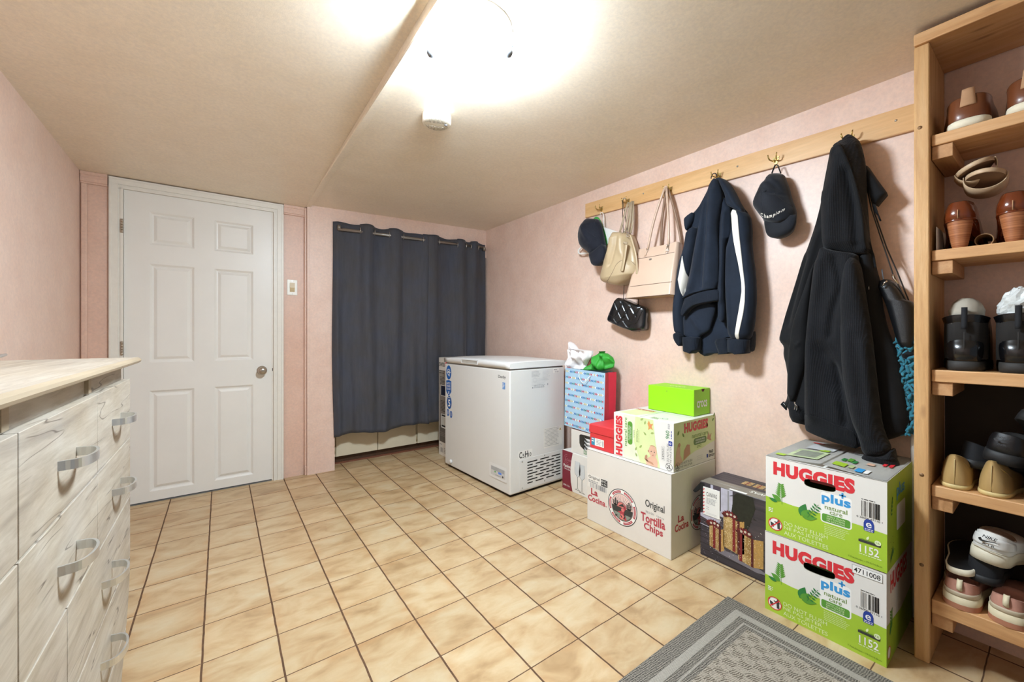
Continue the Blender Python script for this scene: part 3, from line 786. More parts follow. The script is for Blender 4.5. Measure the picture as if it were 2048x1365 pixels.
# --- tortilla chip carton
t, mb, f, s, tp = carton('cardboard_carton', 'large white carton with red desert emblem and chip lettering on the floor', 'carton', .483, -.333, 0, .528, .402, .402, M_wcard)
M_cred = mat('brick_red_print', '#b9414c', .6, var=.08); M_pink = mat('salmon_print', '#e2817b', .6, var=.05)
mb.rect(tp, 0, .199, .528, .202, M_fold); mb.line(f, (.002, .399), (.526, .399), .002, M_fold, .0005)
def emblem(mb, f, u, v, r):
    mb.ring(f, u, v, r*.955, r, M_dgrey); mb.disc(f, u, v, r*.955, M_wht, .0003, 48)
    for k in range(6): mb.ring(f, u, v, r*.79, r*.91, M_cred, .0008, 48, k*PI/3+.13+.5, (k+1)*PI/3-.13+.5); mb.ring(f, u, v, r*.84, r*.855, M_wht, .0011, 48, k*PI/3+.2+.5, (k+1)*PI/3-.2+.5)
    mb.ring(f, u, v, r*.72, r*.745, M_dgrey, .0008); mb.disc(f, u, v, r*.72, mat('emblem_sky', '#eccdc5', .6), .0006, 48)
    for k in range(15):
        a = PI*(.06+.88*k/14); mb.line(f, (u+r*.30*math.cos(a), v-r*.02+r*.28*math.sin(a)), (u+r*.69*math.cos(a), v-r*.02+r*.66*math.sin(a)), r*.014, M_dgrey, .0009)
    gp = [(u+r*.71*math.cos(a), v+r*.71*math.sin(a)) for a in [PI+.02+(PI-.04)*k/24 for k in range(25)]]
    mb.poly(f, gp, M_dgrey, .001)
    gp = [(u+r*.66*math.cos(a), v-.03*r+r*.66*math.sin(a)) for a in [PI+.5+(PI-1.0)*k/20 for k in range(21)]]
    mb.poly(f, gp, mat('emblem_sage', '#8b9488', .6), .0013)
    mb.ring(f, u-r*.05, v-r*.02, 0, r*.30, M_pink, .0015, 40, 0, PI)
    mb.ring(f, u-r*.05, v-r*.02, r*.285, r*.315, M_dgrey, .0016, 40, 0, PI)
    for cx in (-.45, .47):      # the two cacti
        for du, v0, v1 in ((0, -.25, .42), (-.12, .02, .28), (.12, .05, .32)): mb.rrect(f, u+r*(cx+du-.038), v+r*v0, u+r*(cx+du+.038), v+r*v1, r*.036, M_dgrey, .0018)
        mb.rect(f, u+r*(cx-.13), v+r*.0, u+r*(cx+.13), v+r*.07, M_dgrey, .0018)
    mb.poly(f, [(u+r*a, v+r*b) for a, b in ((-.30,-.30), (-.02,-.20), (.22,.20), (.30,.05), (.14,-.22), (.32,-.62), (.20,-.68), (.02,-.34), (-.05,-.66), (-.16,-.68), (-.12,-.36))], M_cred, .002)
    mb.disc(f, u+r*.05, v-r*.13, r*.10, M_pink, .0023, 20); mb.disc(f, u+r*.0, v-r*.52, r*.15, M_pink, .0023, 22); mb.poly(f, [(u+r*a, v+r*b) for a, b in ((-.25,.02), (.05,.23), (.24,-.02), (.1,.06))], M_dgrey, .0024)
    for a, b in ((-.3,-.5), (.22,-.45), (-.1,-.42), (.1,-.6)): mb.leaf(f, u+r*a, v+r*b, r*.22, r*.08, a*9, M_dgrey, .0026)
emblem(mb, f, .247, .150, .094)
mb.text(f, 'La', .030, .150, .050, .036, M_cred, .0007, .03); mb.text(f, 'Cocina', .008, .112, .126, .034, M_cred, .0007, .03); mb.disc(f, .140, .116, .003, M_cred)
mb.text(f, 'Original', .388, .196, .106, .046, M_dgrey, .0007, .016); mb.text(f, '785.3 GM', .390, .176, .046, .010, M_grey, .0007); mb.text(f, '12.4 kg', .452, .174, .040, .010, M_grey, .0007)
mb.text(f, 'Tortilla', .362, .128, .136, .044, M_cred, .0007, .03); mb.text(f, 'Chips', .380, .082, .106, .044, M_cred, .0007, .03)
mb.text(s, 'La', .056, .160, .050, .034, M_cred, .0007, .03); mb.text(s, 'Cocina', .030, .120, .116, .036, M_cred, .0007, .03); emblem(mb, s, .244, .163, .086)
part('carton_body', mb, t)
mb = MB(); mb.rect(f, .004, .188, .152, .262, mat('label_paper', '#e9e5dd', .6), .0006); mb.text(f, 'Original', .012, .236, .082, .020, M_dgrey, .001, .008); mb.lines(f, .012, .226, .085, 2, .008, .004, M_grey, .001)
mb.rect(f, .104, .220, .149, .258, M_black, .001); mb.text(f, 'BHC', .108, .241, .037, .013, M_wht, .0014); mb.text(f, '04 DC', .108, .225, .037, .011, M_wht, .0014)
mb.barcode(f, .008, .190, .138, .027, M_grey, 44, .001); part('shipping_label', mb, t)

# --- wipes carton lying on it
t, mb, f, s, tp = carton('wipes_carton', 'white and pale green baby wipes carton under the lime shoe box', 'carton', .508, -.331, .4035, .355, .377, .231, M_hwhite)
M_pl = mat('pale_meadow_print', '#d6e2a6', .5, var=.10, scale=5); M_skin = mat('printed_skin', '#dfb59b', .5, var=.05); M_skin2 = mat('printed_skin_shade', '#c48f72', .5, var=.06)
mb.poly(f, [(.066, .001), (.283, .001), (.272, .05), (.257, .12), (.251, .17), (.244, .2295), (.066, .2295)], M_pl, .0004)
mb.poly(f, [(.066, .001), (.17, .001), (.13, .10), (.14, .2295), (.066, .2295)], mat('paler_meadow_print', '#e4e6cc', .5, var=.04), .0005)
vf_ = f.sub(.058, .006, PI/2)
mb.text(vf_, 'HUGGIES', 0, 0, .210, .044, M_red, .0008, .06); vf2 = f.sub(.088, .066, PI/2); mb.text(vf2, 'natural care', 0, 0, .148, .019, M_pgreen, .0008, .005)
mb.rrect(f, .092, .078, .122, .198, .014, M_pgreen, .0009); vf3 = f.sub(.105, .100, PI/2); mb.text(vf3, 'PARFUM FREE', 0, 0, .076, .007, M_wht, .0013); mb.text(f.sub(.116, .106, PI/2), 'SANS PARFUM', 0, 0, .065, .007, M_wht, .0013)
mb.text(f.sub(.136, .118, PI/2), 'wipes', 0, 0, .04, .008, M_olive, .0009); 
for k in range(3): mb.lines(f.sub(.148+k*.007, .10, PI/2), 0, 0, .07, 1, .01, .002, M_olive, .0009)
for u, v, a in ((.14, .055, 1.2), (.165, .075, .8), (.15, .025, 2), (.17, .215, .6), (.195, .197, 1.3), (.205, .145, 2.4), (.23, .160, .3)): mb.leaf(f, u, v, .022, .010, a, mat('sage_leaf_print', '#9fb669', .5), .0009)
def baby(mb, f, u, v, k):
    mb.poly(f, [(u+k*a, v+k*b) for a, b in ((-.045,0), (.05,0), (.052,.03), (.045,.06), (.03,.078), (.0,.08), (-.02,.06), (-.038,.05), (-.055,.052), (-.062,.04), (-.05,.022))], M_skin, .0010)
    mb.disc(f, u+k*.010, v+k*.112, k*.034, M_skin, .0013, 30, k*.042); mb.disc(f, u+k*.010, v+k*.095, k*.030, M_skin, .0014, 26, k*.026)
    mb.disc(f, u-k*.026, v+k*.105, k*.007, M_skin2, .0012, 12, k*.010); mb.poly(f, [(u+k*a, v+k*b) for a, b in ((-.02,.145), (.0,.155), (.02,.156), (.036,.145), (.04,.128), (.03,.146), (.01,.150), (-.012,.146))], mat('printed_hair', '#c79d78', .6), .0016)
    for e in (-.003, .024): mb.disc(f, u+k*e, v+k*.107, k*.0042, M_dgrey, .0018, 12); mb.line(f, (u+k*(e-.007), v+k*.117), (u+k*(e+.006), v+k*.118), k*.0018, M_skin2, .0018)
    mb.leaf(f, u+k*.008, v+k*.090, k*.010, k*.005, 0, M_skin2, .0018); mb.leaf(f, u+k*.003, v+k*.079, k*.018, k*.006, 0, mat('printed_lips', '#b9605c', .5), .0018)
    mb.poly(f, [(u+k*a, v+k*b) for a, b in ((-.062,.04), (-.055,.066), (-.044,.074), (-.036,.066), (-.040,.05), (-.03,.02), (.02,.01), (.01,.026), (-.02,.032))], M_skin2, .0017)
baby(mb, f, .236, .001, .66)
fl = [(u_+.030, v_) for u_, v_ in ((.182,.205), (.190,.222), (.200,.205), (.214,.210), (.206,.193), (.214,.178), (.198,.184), (.186,.174), (.188,.190))]
mb.poly(f, fl, mat('printed_orange', '#e0a05c', .5), .0010); mb.disc(f, .228, .197, .005, M_pink, .0014, 14)
mb.poly(f, [(.284, .001), (.354, .001), (.354, .2295), (.245, .2295), (.252, .17), (.258, .12), (.273, .05)], M_hwhite, .0006)
def noflush(mb, f, u, v, r, c): mb.ring(f, u, v, r*.88, r, c, .001, 30); mb.line(f, (u-r*.66, v+r*.66), (u+r*.66, v-r*.66), r*.15, c, .0014); mb.poly(f, [(u+r*a, v+r*b) for a, b in ((-.1,-.6), (.1,-.6), (.15,.0), (.35,.1), (.1,.25), (-.05,.1))], M_dgrey, .0012); mb.disc(f, u+r*.05, v+r*.42, r*.16, M_dgrey, .0012, 12); mb.rect(f, u-r*.55, v-r*.5, u-r*.25, v-r*.1, M_dgrey, .0012)
noflush(mb, f, .331, .021, .018, M_dgrey)
mb.text(f.sub(.331, .044, PI/2), 'DO NOT FLUSH', 0, 0, .085, .012, M_dgrey, .001, -.008); mb.text(f.sub(.347, .044, PI/2), 'NE PAS JETER', 0, 0, .075, .012, M_dgrey, .001, -.008)
mb.text(f.sub(.304, .050, PI/2), '5490501', 0, 0, .055, .010, M_dgrey, .001); 
for e in (0, 1): mb.rect(f, .291+.016*e, .046, .2918+.016*e, .110, M_grey, .001); mb.rect(f, .291, .046+.064*e, .3078, .0468+.064*e, M_grey, .001)
mb.text(f.sub(.333, .152, PI/2), '960', 0, 0, .040, .020, M_pg2, .001, .01); mb.lines(f.sub(.345, .155, PI/2), 0, 0, .05, 1, .01, .004, M_navy, .001); mb.lines(f.sub(.328, .20, PI/2), 0, 0, .025, 2, .006, .003, M_grey, .001)
mb.rrect(f, .328, .122, .348, .144, .003, M_navy, .001); mb.text(f, 'e', .333, .127, .010, .011, M_wht, .0013)
mb.line(f, (.295, .182), (.312, .182), .002, M_pg2); mb.ring(f, .303, .210, .004, .006, M_pg2); mb.line(f, (.312, .182), (.312, .207), .0015, M_pg2)
# end panel
mb.poly(s, [(.001, .022), (.001, .2295), (.376, .2295), (.376, .096), (.32, .088), (.244, .075), (.19, .072), (.143, .062), (.08, .040)], M_pl, .0004)
mb.text(s, 'HUGGIES', .087, .172, .218, .048, M_red, .0009, .06); mb.text(s, 'natural care', .155, .138, .150, .022, M_olive, .0009, .005)
mb.rrect(s, .170, .100, .290, .134, .015, mat('moss_pill', '#5f7f3d', .5), .0009); mb.text(s, 'PARFUM FREE', .188, .119, .084, .008, M_wht, .0013); mb.text(s, 'SANS PARFUM', .188, .107, .084, .008, M_wht, .0013)
mb.lines(s, .200, .092, .05, 2, .007, .003, M_olive, .0009)
mb.poly(s, [(.006, .028), (.020, .10), (.035, .125), (.052, .11), (.052, .075), (.075, .040), (.04, .024)], M_skin, .0010); mb.poly(s, [(.078, .042), (.085, .09), (.11, .115), (.135, .11), (.140, .065)], M_skin2, .0010); mb.disc(s, .044, .122, .010, M_skin2, .0013, 16)
mb.poly(s, [(.295, .115), (.31, .15), (.322, .128), (.34, .14), (.33, .115), (.34, .10), (.32, .105)], M_skin2, .001)
for u, v, a in ((.03, .17, 1), (.085, .155, 2.2), (.30, .175, 1.9), (.345, .20, .6), (.36, .22, 1)): mb.leaf(s, u, v, .026, .012, a, M_olive, .0009)
noflush(mb, s, .030, .023, .019, M_dgrey); mb.text(s, 'DO NOT FLUSH', .056, .026, .10, .012, M_dgrey, .001, -.008); mb.text(s, 'NE PAS JETER', .056, .009, .10, .012, M_dgrey, .001, -.008)
mb.text(s, '960', .315, .035, .04, .018, M_dgrey, .001, .01); mb.lines(s, .315, .026, .055, 2, .007, .004, M_dgrey, .001); mb.rrect(s, .292, .018, .306, .036, .002, M_navy, .001)
mb.lines(s, .20, .040, .06, 3, .009, .002, M_lgrey, .001)
# top flaps
mb.poly(tp, [(.015, .02), (.13, .02), (.16, .18), (.03, .18)], M_pl, .0004); mb.text(tp, 'HUGGIES', .02, .16, .11, .03, M_red, .0008, .03); mb.line(tp, (0, .19), (.355, .19), .002, M_fold); mb.line(tp, (.165, .0), (.165, .377), .0025, M_pgreen)
mb.ring(tp, .27, .06, .012, .015, M_pg2); mb.lines(tp, .21, .05, .05, 4, .010, .004, M_olive, .0008)
part('carton_body', mb, t)

# --- lime shoe box
M_lime = card('lime_board', '#92d40f', .5)
t, mb, f, s, tp = carton('shoe_box', 'lime green shoe box with white lettering on the wipes carton', 'shoe box', .728, -.305, .636, .269, .155, .135, M_lime)
mb.text(s, 'crocs', .028, .040, .098, .036, M_wht, .0006, .02); mb.text(tp, 'crocs', .095, .05, .09, .030, mat('pale_lime_letter', '#cfe89a', .5), .0006, .02)
mb.ring(s, .085, .1345, 0, .015, mat('thumb_notch', '#5e2f20', .8), .0006, 24, PI, 2*PI); mb.rect(f, .115, .108, .117, .116, M_fold, .0006)
part('box_body', mb, t)

# --- red shoe box
M_rb = card('red_board', '#d6383c', .5)
t, mb, f, s, tp = carton('shoe_box', 'red shoe box with blue and white end label behind the wipes carton', 'shoe box', .512, .029, .4035, .172, .30, .105, M_rb)
part('box_body', mb, t)
mb = MB(); mb.prism([(-.004, .088), (-.002, .132), (.012, .136), (.292, .136), (.304, .132), (.306, .088)], 'y', -.003, .175, M_rb, .001); part('box_lid', mb, t)
mb = MB(); mb.rect(f, .012, .018, .038, .060, mat('label_teal', '#2f93b5', .5), .0006); mb.rect(f, .038, .018, .105, .060, M_paper, .0006); mb.lines(f, .05, .05, .04, 4, .008, .003, M_grey, .001); mb.barcode(f, .085, .022, .016, .03, M_black, 14, .001); mb.lines(f, .014, .05, .02, 2, .012, .006, M_paper, .001); part('end_label', mb, t)

# --- wine glass carton and dish box beside the freezer
M_wine = card('maroon_print', '#7d2434', .45)
t, mb, f, s, tp = carton('glassware_carton', 'maroon and white wine glass carton on the floor beside the freezer', 'carton', .692, .205, 0, .418, .18, .262, M_hwhite)
mb.poly(f, [(0, .001), (.098, .001), (.082, .06), (.077, .13), (.085, .20), (.100, .2615), (0, .2615)], M_wine, .0004)
for k in range(2): mb.ring(f, .048, .205, .020+.012*k, .0215+.012*k, mat('faded_rose', '#b98088', .5), .0008, 30, 1.6, 5.2)
mb.text(f, 'La Cucina', .030, .195, .055, .018, mat('faded_rose', '#b98088', .5), .0008); mb.text(f, 'Passion', .012, .150, .068, .022, M_wht, .0008, .012); mb.text(f, '2 Wine Glass', .016, .134, .06, .011, M_wht, .0008); mb.text(f, '500 ML / 18 oz', .010, .022, .06, .012, M_wht, .0008, .01)
def goblet(mb, f, u, v, k):
    c = M_dgrey; g2 = mat('glass_print_grey', '#cfd3d4', .5)
    mb.poly(f, [(u+k*a, v+k*b) for a, b in ((-.020,.19), (-.026,.14), (-.024,.11), (0,.085), (.024,.11), (.026,.14), (.020,.19))], g2, .0006)
    for sgn in (-1, 1):
        pts = [(.020,.19), (.026,.14), (.024,.11), (.001,.088), (.0015,.02), (.006,.012), (.024,.006)]
        for a, b in zip(pts, pts[1:]): mb.line(f, (u+sgn*k*a[0], v+k*a[1]), (u+sgn*k*b[0], v+k*b[1]), .0014, c if a[1] < .115 else M_grey, .0009)
    mb.line(f, (u-k*.024, v+k*.006), (u+k*.024, v+k*.006), .002, c, .0009)
goblet(mb, f, .145, .02, 1.02); goblet(mb, f, .185, .012, 1.0)
part('carton_body', mb, t)
M_wb = card('plain_white_board', '#dcd8d0')
t = thing('dish_box', 'small white box with cut-out window showing white dishes under the gift bag', 'box', (.70, .30, .2635))
mb = MB(); W_, H_, D_ = .245, .155, .16
outer = [V((0, 0, 0)), V((W_, 0, 0)), V((W_, H_, 0)), V((0, H_, 0))]; hole = [V(p) for p in ((.085, .055, 0), (.075, .075, 0), (.075, .125, 0), (.088, .135, 0), (.20, .135, 0), (.20, .05, 0), (.115, .040, 0))]
f = Frame((0, W_, 0), (0, -1, 0), (0, 0, 1)); fl_ = outer+hole
for q in geometry.tessellate_polygon([outer, hole]):
    p = [fl_[i] for i in q]
    if (p[1]-p[0]).cross(p[2]-p[0]).z < 0: p = p[::-1]
    mb.face([f.p(a.x, a.y) for a in p], M_wb)
for q in (((0,0,0),(D_,0,0),(D_,0,H_),(0,0,H_)), ((0,W_,0),(0,W_,H_),(D_,W_,H_),(D_,W_,0)), ((D_,0,0),(D_,W_,0),(D_,W_,H_),(D_,0,H_)), ((0,0,0),(0,W_,0),(D_,W_,0),(D_,0,0)), ((0,0,H_),(D_,0,H_),(D_,W_,H_),(0,W_,H_))): mb.face(q, M_wb)
mb.rect(f, .115, .012, .14, .036, M_pg2, .0005); mb.rect(f, .119, .016, .136, .032, M_wb, .001); mb.text(f, 'i', .125, .017, .005, .014, M_pg2, .0014)
part('box_shell', mb, t)
dsh = thing('dish_stack', 'white dishes seen through the window of the white box', 'dish', (.776, .405, .2665))
mc = mat('white_china', '#e8e6e1', .2, var=0)
for k in range(4):
    mb = MB(); mb.lathe([(0, .002), (.03, .0), (.045, .004), (.066, .036), (.068, .036), (.046, .002+.006), (0, .007)], (0, 0, k*.024), mc, 'z', 36); part('dish', mb, dsh)

# --- gift bag with tissue
t = thing('gift_bag', 'light blue gift bag with coloured arrow rows and red side on the white box', 'gift bag', (.70, .262, .4205), (.03, 0, 0))
M_gb = mat('pale_blue_paper', '#a7c9e0', .45, var=.03); M_gr = mat('red_gusset_paper', '#cc2d44', .45, var=.05)
BW, BH, BD = .352, .395, .105
mb = MB()
def bag_ring(v, k=0):
    f_ = v/BH; e = .0008*k; r_ = []
    for i in range(13): y = BW*(1-i/12); r_.append((front_x(BW-y, v)+e, y+(e if i == 12 else -e if i == 0 else 0), v))
    r_.append((BD*.5, .020*f_+e, v)); 
    for i in range(13): r_.append((BD-.004*math.sin(PI*i/12)-e, BW*i/12+(e if i == 0 else -e if i == 12 else 0), v))
    r_.append((BD*.5, BW-.020*f_-e, v)); return r_
def front_x(u, v): i = min(1, max(0, u/BW)); return .010*math.sin(PI*i)*(v/BH) - .006*math.sin(PI*i)
rows_ = [bag_ring(BH*j/10) for j in range(11)] + [bag_ring(BH*j/10, 1) for j in range(10, -1, -1)]
vs = mb.grid(rows_, M_gb, closed=True, smooth=False); gi = mb.mi(M_gr)
for f_ in mb.bm.faces:
    c_ = f_.calc_center_median()
    if c_.y < .022 and c_.x > .002 or c_.y > BW-.022 and c_.x > .002: f_.material_index = gi
mb.cap(vs[0][::-1], M_gr)
cols = [mat('arrow_red', '#cf3440', .5), mat('arrow_blue', '#1f6fb3', .5), mat('arrow_green', '#25806b', .5), mat('arrow_yellow', '#efd27c', .5), M_wht]
gf = Frame((-.001, BW, 0), (0, -1, 0), (0, 0, 1)); rr = random.Random(3)
seq = [3,3,4,1,1,1,2,0,0,4,3,3,4,1,1,2,2,0,0,4,3,4,0,1,1,1,2,0,0]
for r_ in range(10):
    v = BH-.022-r_*.0395; d = 1 if r_ % 2 else -1
    for k in range(27):
        u = .010+k*.0126; c = cols[seq[(k*(1 if d > 0 else 1)+r_*5) % len(seq)]]
        pts = [(u-.0058*d, v+.0095), (u+.0066*d, v), (u-.0058*d, v-.0095), (u-.0026*d, v)]
        if d < 0: pts = pts[::-1]
        mb.face([(front_x(a, b)-.0008, BW-a, b) for a, b in pts], c)
body = part('bag_body', mb, t)
mb = MB(); pts = [(-.002, BW*.62-.0, BH-.03)]
for k in range(1, 12): a = PI*k/12; pts.append((-.010-.008*math.sin(a), BW*.62-.10*k/12, BH-.03-.05*math.sin(a)))
pts.append((-.002, BW*.62-.10, BH-.03)); mb.tube(pts, .0022, M_wht, 7); part('cord_handle', mb, t)
def tissue(name, m, outline, xb, depth, seed, loc):
    sf = Soft(outline, xb, depth, wob=.045, wsc=30, nz=46, ny=34, sm=0, seed=seed, edge=.3)
    mb = sf.mesh(MB(), m)
    for f_ in mb.bm.faces: f_.smooth = False
    return part(name, mb, t, (0, 0, 0))
def loc_o(o): return [(y-.262, z-.4205) for y, z in o]
tissue('white_tissue', mat('white_tissue_paper', '#efeaea', .7, var=.05), loc_o([(.679,.799),(.676,.830),(.661,.876),(.672,.933),(.655,.940),(.650,.909),(.655,.991),(.622,.982),(.588,.963),(.565,.941),(.556,.905),(.518,.913),(.475,.932),(.425,.943),(.430,.914),(.464,.870),(.484,.838),(.491,.812)]), .085, .05, 3, None)
tissue('green_tissue', mat('green_tissue_paper', '#2f9a2f', .55, var=.15), loc_o([(.524,.805),(.491,.830),(.452,.846),(.412,.904),(.382,.929),(.337,.944),(.350,.910),(.313,.931),(.263,.909),(.247,.882),(.254,.847),(.284,.833),(.327,.820)]), .085, .055, 8, None)
mb = MB(); bp = loc_o([(.522,.809),(.494,.860),(.462,.901),(.443,.925),(.450,.870),(.471,.813)]); mb.prism(bp, 'x', .075, .079, mat('brown_card', '#7a4a38', .6)); part('brown_card', mb, t)

# --- tall box behind the freezer
t, mb, f, s, tp = carton('appliance_box', 'tall narrow grey and white box standing behind the freezer by the curtain', 'box', .345, 1.660, 0, .175, .40, .852, M_wcard)
M_sil = mat('silver_grey_print', '#a19a90', .5, var=.05); M_sild = mat('dark_grey_print', '#5e5852', .5, var=.05)
mb.rect(f, .006, .53, .172, .74, M_sil, .0004); mb.rect(f, .012, .12, .172, .53, M_sild, .0004); mb.rect(f, .012, .26, .172, .53, mat('mid_grey_print', '#8a8178', .5), .0005)
mb.text(f, 'SWISS', .010, .775, .105, .036, M_black, .0008, .02); mb.disc(f, .145, .792, .024, M_red, .0008, 24); mb.rect(f, .139, .776, .151, .808, M_wht, .0012); mb.rect(f, .130, .786, .160, .798, M_wht, .0012)
mb.lines(f, .012, .735, .12, 2, .02, .007, M_dgrey, .001); mb.lines(f, .03, .68, .09, 6, .012, .006, M_dgrey, .001, .4)
mb.rect(f, .04, .52, .15, .615, M_wht, .0008); mb.rect(f, .045, .525, .135, .61, mat('printed_screen', '#1c2238', .3), .0012)
mb.lines(f, .04, .475, .10, 8, .0125, .006, M_dgrey, .001, .3)
mb.rect(f, .05, .245, .155, .365, M_wht, .0008); mb.rect(f, .06, .27, .14, .34, mat('printed_board', '#c9c6be', .5), .0012); mb.rect(f, .06, .345, .14, .36, M_black, .0012); mb.rect(f, .06, .255, .15, .27, M_black, .0012)
mb.lines(f, .03, .20, .12, 3, .014, .006, mat('mid_grey_print', '#8a8178', .5), .001); mb.barcode(f, .02, .03, .06, .04, M_black, 20, .001); mb.lines(f, .10, .07, .06, 4, .013, .005, M_grey, .001); mb.lines(f, .02, .095, .05, 1, .01, .006, M_grey, .001)
part('box_body', mb, t)

# --- boxed light-up presents
M_plank = wood('printed_dark_planks', '#2b2a33', '#3d3840', '#574b4f', 'y', .8, .35, False, .02)
n = NT('printed_gold_mesh'); v = n.mapping(); vo = n.n('TexVoronoi'); vo.inputs['Scale'].default_value = 190; n.l(v, vo.inputs['Vector'])
col = n.mix(.55, n.ramp(n.noise(v, 22, 4), [(.3, lin('#8f6a35')), (.5, lin('#c19a58')), (.72, lin('#f3d692'))]), n.ramp(vo.outputs['Distance'], [(.1, lin('#f6e7bd')), (.5, lin('#7d5c2f'))]))
n.l(col, n.b.inputs['Base Color']); n.set(Roughness=.4); M_gold = n.m
M_rib = mat('printed_ribbon', '#7c2024', .45, var=.12); M_rib2 = mat('printed_ribbon_dark', '#541a1c', .45, var=.1); M_snow = mat('printed_snow', '#b9b7c6', .5, var=.12, scale=30); M_tree = mat('printed_fir', '#20241c', .5, var=.3, scale=60)
t, mb, f, s, tp = carton('decoration_box', 'dark box printed with lit ribboned presents between the carton and the wipes boxes', 'box', .648, -.722, 0, .340, .225, .350, M_plank)
mb.rect(f, .001, .215, .022, .345, M_black, .0004)
mb.rect(f, .05, .215, .15, .349, M_snow, .0004); mb.rect(f, .062, .24, .098, .349, mat('printed_door_mauve', '#4a424c', .5), .0005); mb.rect(f, .128, .225, .134, .345, M_grey, .0006)
mb.poly(f, [(.001, .200), (.03, .212), (.10, .205), (.09, .18), (.04, .178), (.001, .186)], M_snow, .0006)
for k in range(7): mb.line(f, (0, .17-k*.027), (.34, .165-k*.027), .0022, M_black, .0004)
mb.line(f, (.0, .150), (.06, .146), .003, M_snow, .0006); mb.poly(f, [(.05, .065), (.09, .045), (.25, .03), (.30, .038), (.20, .07)], mat('printed_snow_shade', '#77727c', .5), .0006)
r = random.Random(4)
mb.poly(f, [(.145, .255), (.155, .33), (.17, .348), (.235, .348), (.245, .30), (.23, .25), (.215, .20), (.17, .20)], M_tree, .0008)
for k in range(60): mb.leaf(f, r.uniform(.15, .235), r.uniform(.21, .34), .020, .003, r.uniform(0, 6.28), M_tree, .0010+.00001*k)
def present(u0, u1, v0, v1, side, rib):
    w_ = u1-u0; vt = v1
    mb.poly(f, [(u0, v0), (u1, v0-.010), (u1, v1-.012), (u0, v1)], M_gold, .0012)
    mb.poly(f, [(u1, v0-.010), (u1+side, v0+.002), (u1+side, v1-.002), (u1, v1-.012)], mat('printed_gold_side', '#b48c50', .4, var=.25, scale=120), .0012)
    for a, c in ((rib, M_rib), ): mb.rect(f, u0+w_*a, v0-.004, u0+w_*a+.012, v1-.004, c, .0016)
    mb.rect(f, u1-.004, v0-.009, u1+.006, v1-.008, M_rib2, .0016)
    cx = u0+w_*.55
    for k in range(9): mb.leaf(f, cx-.002*k % .02, v1-.004, .030, .018, .25+k*.33, M_rib if k % 2 else M_rib2, .0020+k*.00005)
    for k in range(3): mb.disc(f, cx-.018+k*.016, v1+.006+.003*(k % 2), .0055, mat('printed_bauble', '#c9bfae', .3), .0026, 12)
present(.110, .175, .085, .232, .025, .62); present(.045, .093, .062, .165, .020, .35); present(.175, .232, .055, .178, .045, .08)
for k in range(90): mb.disc(f, r.uniform(.045, .27), r.uniform(.05, .22), .0012, M_wht, .0030, 6)
for k in range(70): mb.disc(f, r.uniform(.0, .12), r.uniform(.0, .2), .0011, M_snow, .0014, 6)
# folded-over top: grey band then a second photo
mb.rect(tp, .0, .0, .34, .085, mat('taupe_band', '#857d72', .45, var=.05), .0004)
tq = Frame((0, 0, .350), (0, 1, 0), (-1, 0, 0)); mb.text(tq, 'CANVAS', .02, -.070, .12, .026, M_wht, .0009, .012, shear=.2)
mb.rect(tp, .13, .004, .205, .020, M_wht, .0009)
for k in range(3): mb.line(tp, (.04+.03*k, .05), (.16, .035+.008*k), .0012, M_lgrey, .0009)
for k in range(3): mb.rect(tp, .13+.05*k, .12, .172+.05*k, .175, M_gold, .0008); mb.rect(tp, .147+.05*k, .12, .153+.05*k, .175, M_rib, .0012)
for k in range(5): mb.line(tp, (0, .10+.03*k), (.34, .10+.03*k), .002, M_black, .0006)
part('box_body', mb, t)
mb = MB(); mb.rect(f, .016, .200, .094, .330, M_paper, .0036); mb.box((-.0034, .340-.094, .200), (-.0005, .340-.016, .330), M_paper)
mb.text(f, 'CANVAS', .032, .290, .050, .020, M_dgrey, .004, .004); mb.lines(f, .032, .280, .055, 5, .006, .0022, M_grey, .004, .3); mb.lines(f, .032, .238, .012, 2, .009, .0022, M_grey, .004); mb.lines(f, .032, .212, .05, 2, .005, .0016, M_lgrey, .004)
for k in range(8): mb.poly(f, [(.016, .206+k*.0155), (.023, .210+k*.0155), (.023, .215+k*.0155), (.016, .211+k*.0155)], M_red, .004)
part('product_card', mb, t)
mb = MB(); mb.prism([(.340, .315), (.368, .285), (.376, .285), (.380, .292), (.352, .330), (.340, .345)], 'x', .006, .02, mat('black_rope_handle', '#121212', .8)); part('carry_handle', mb, t)

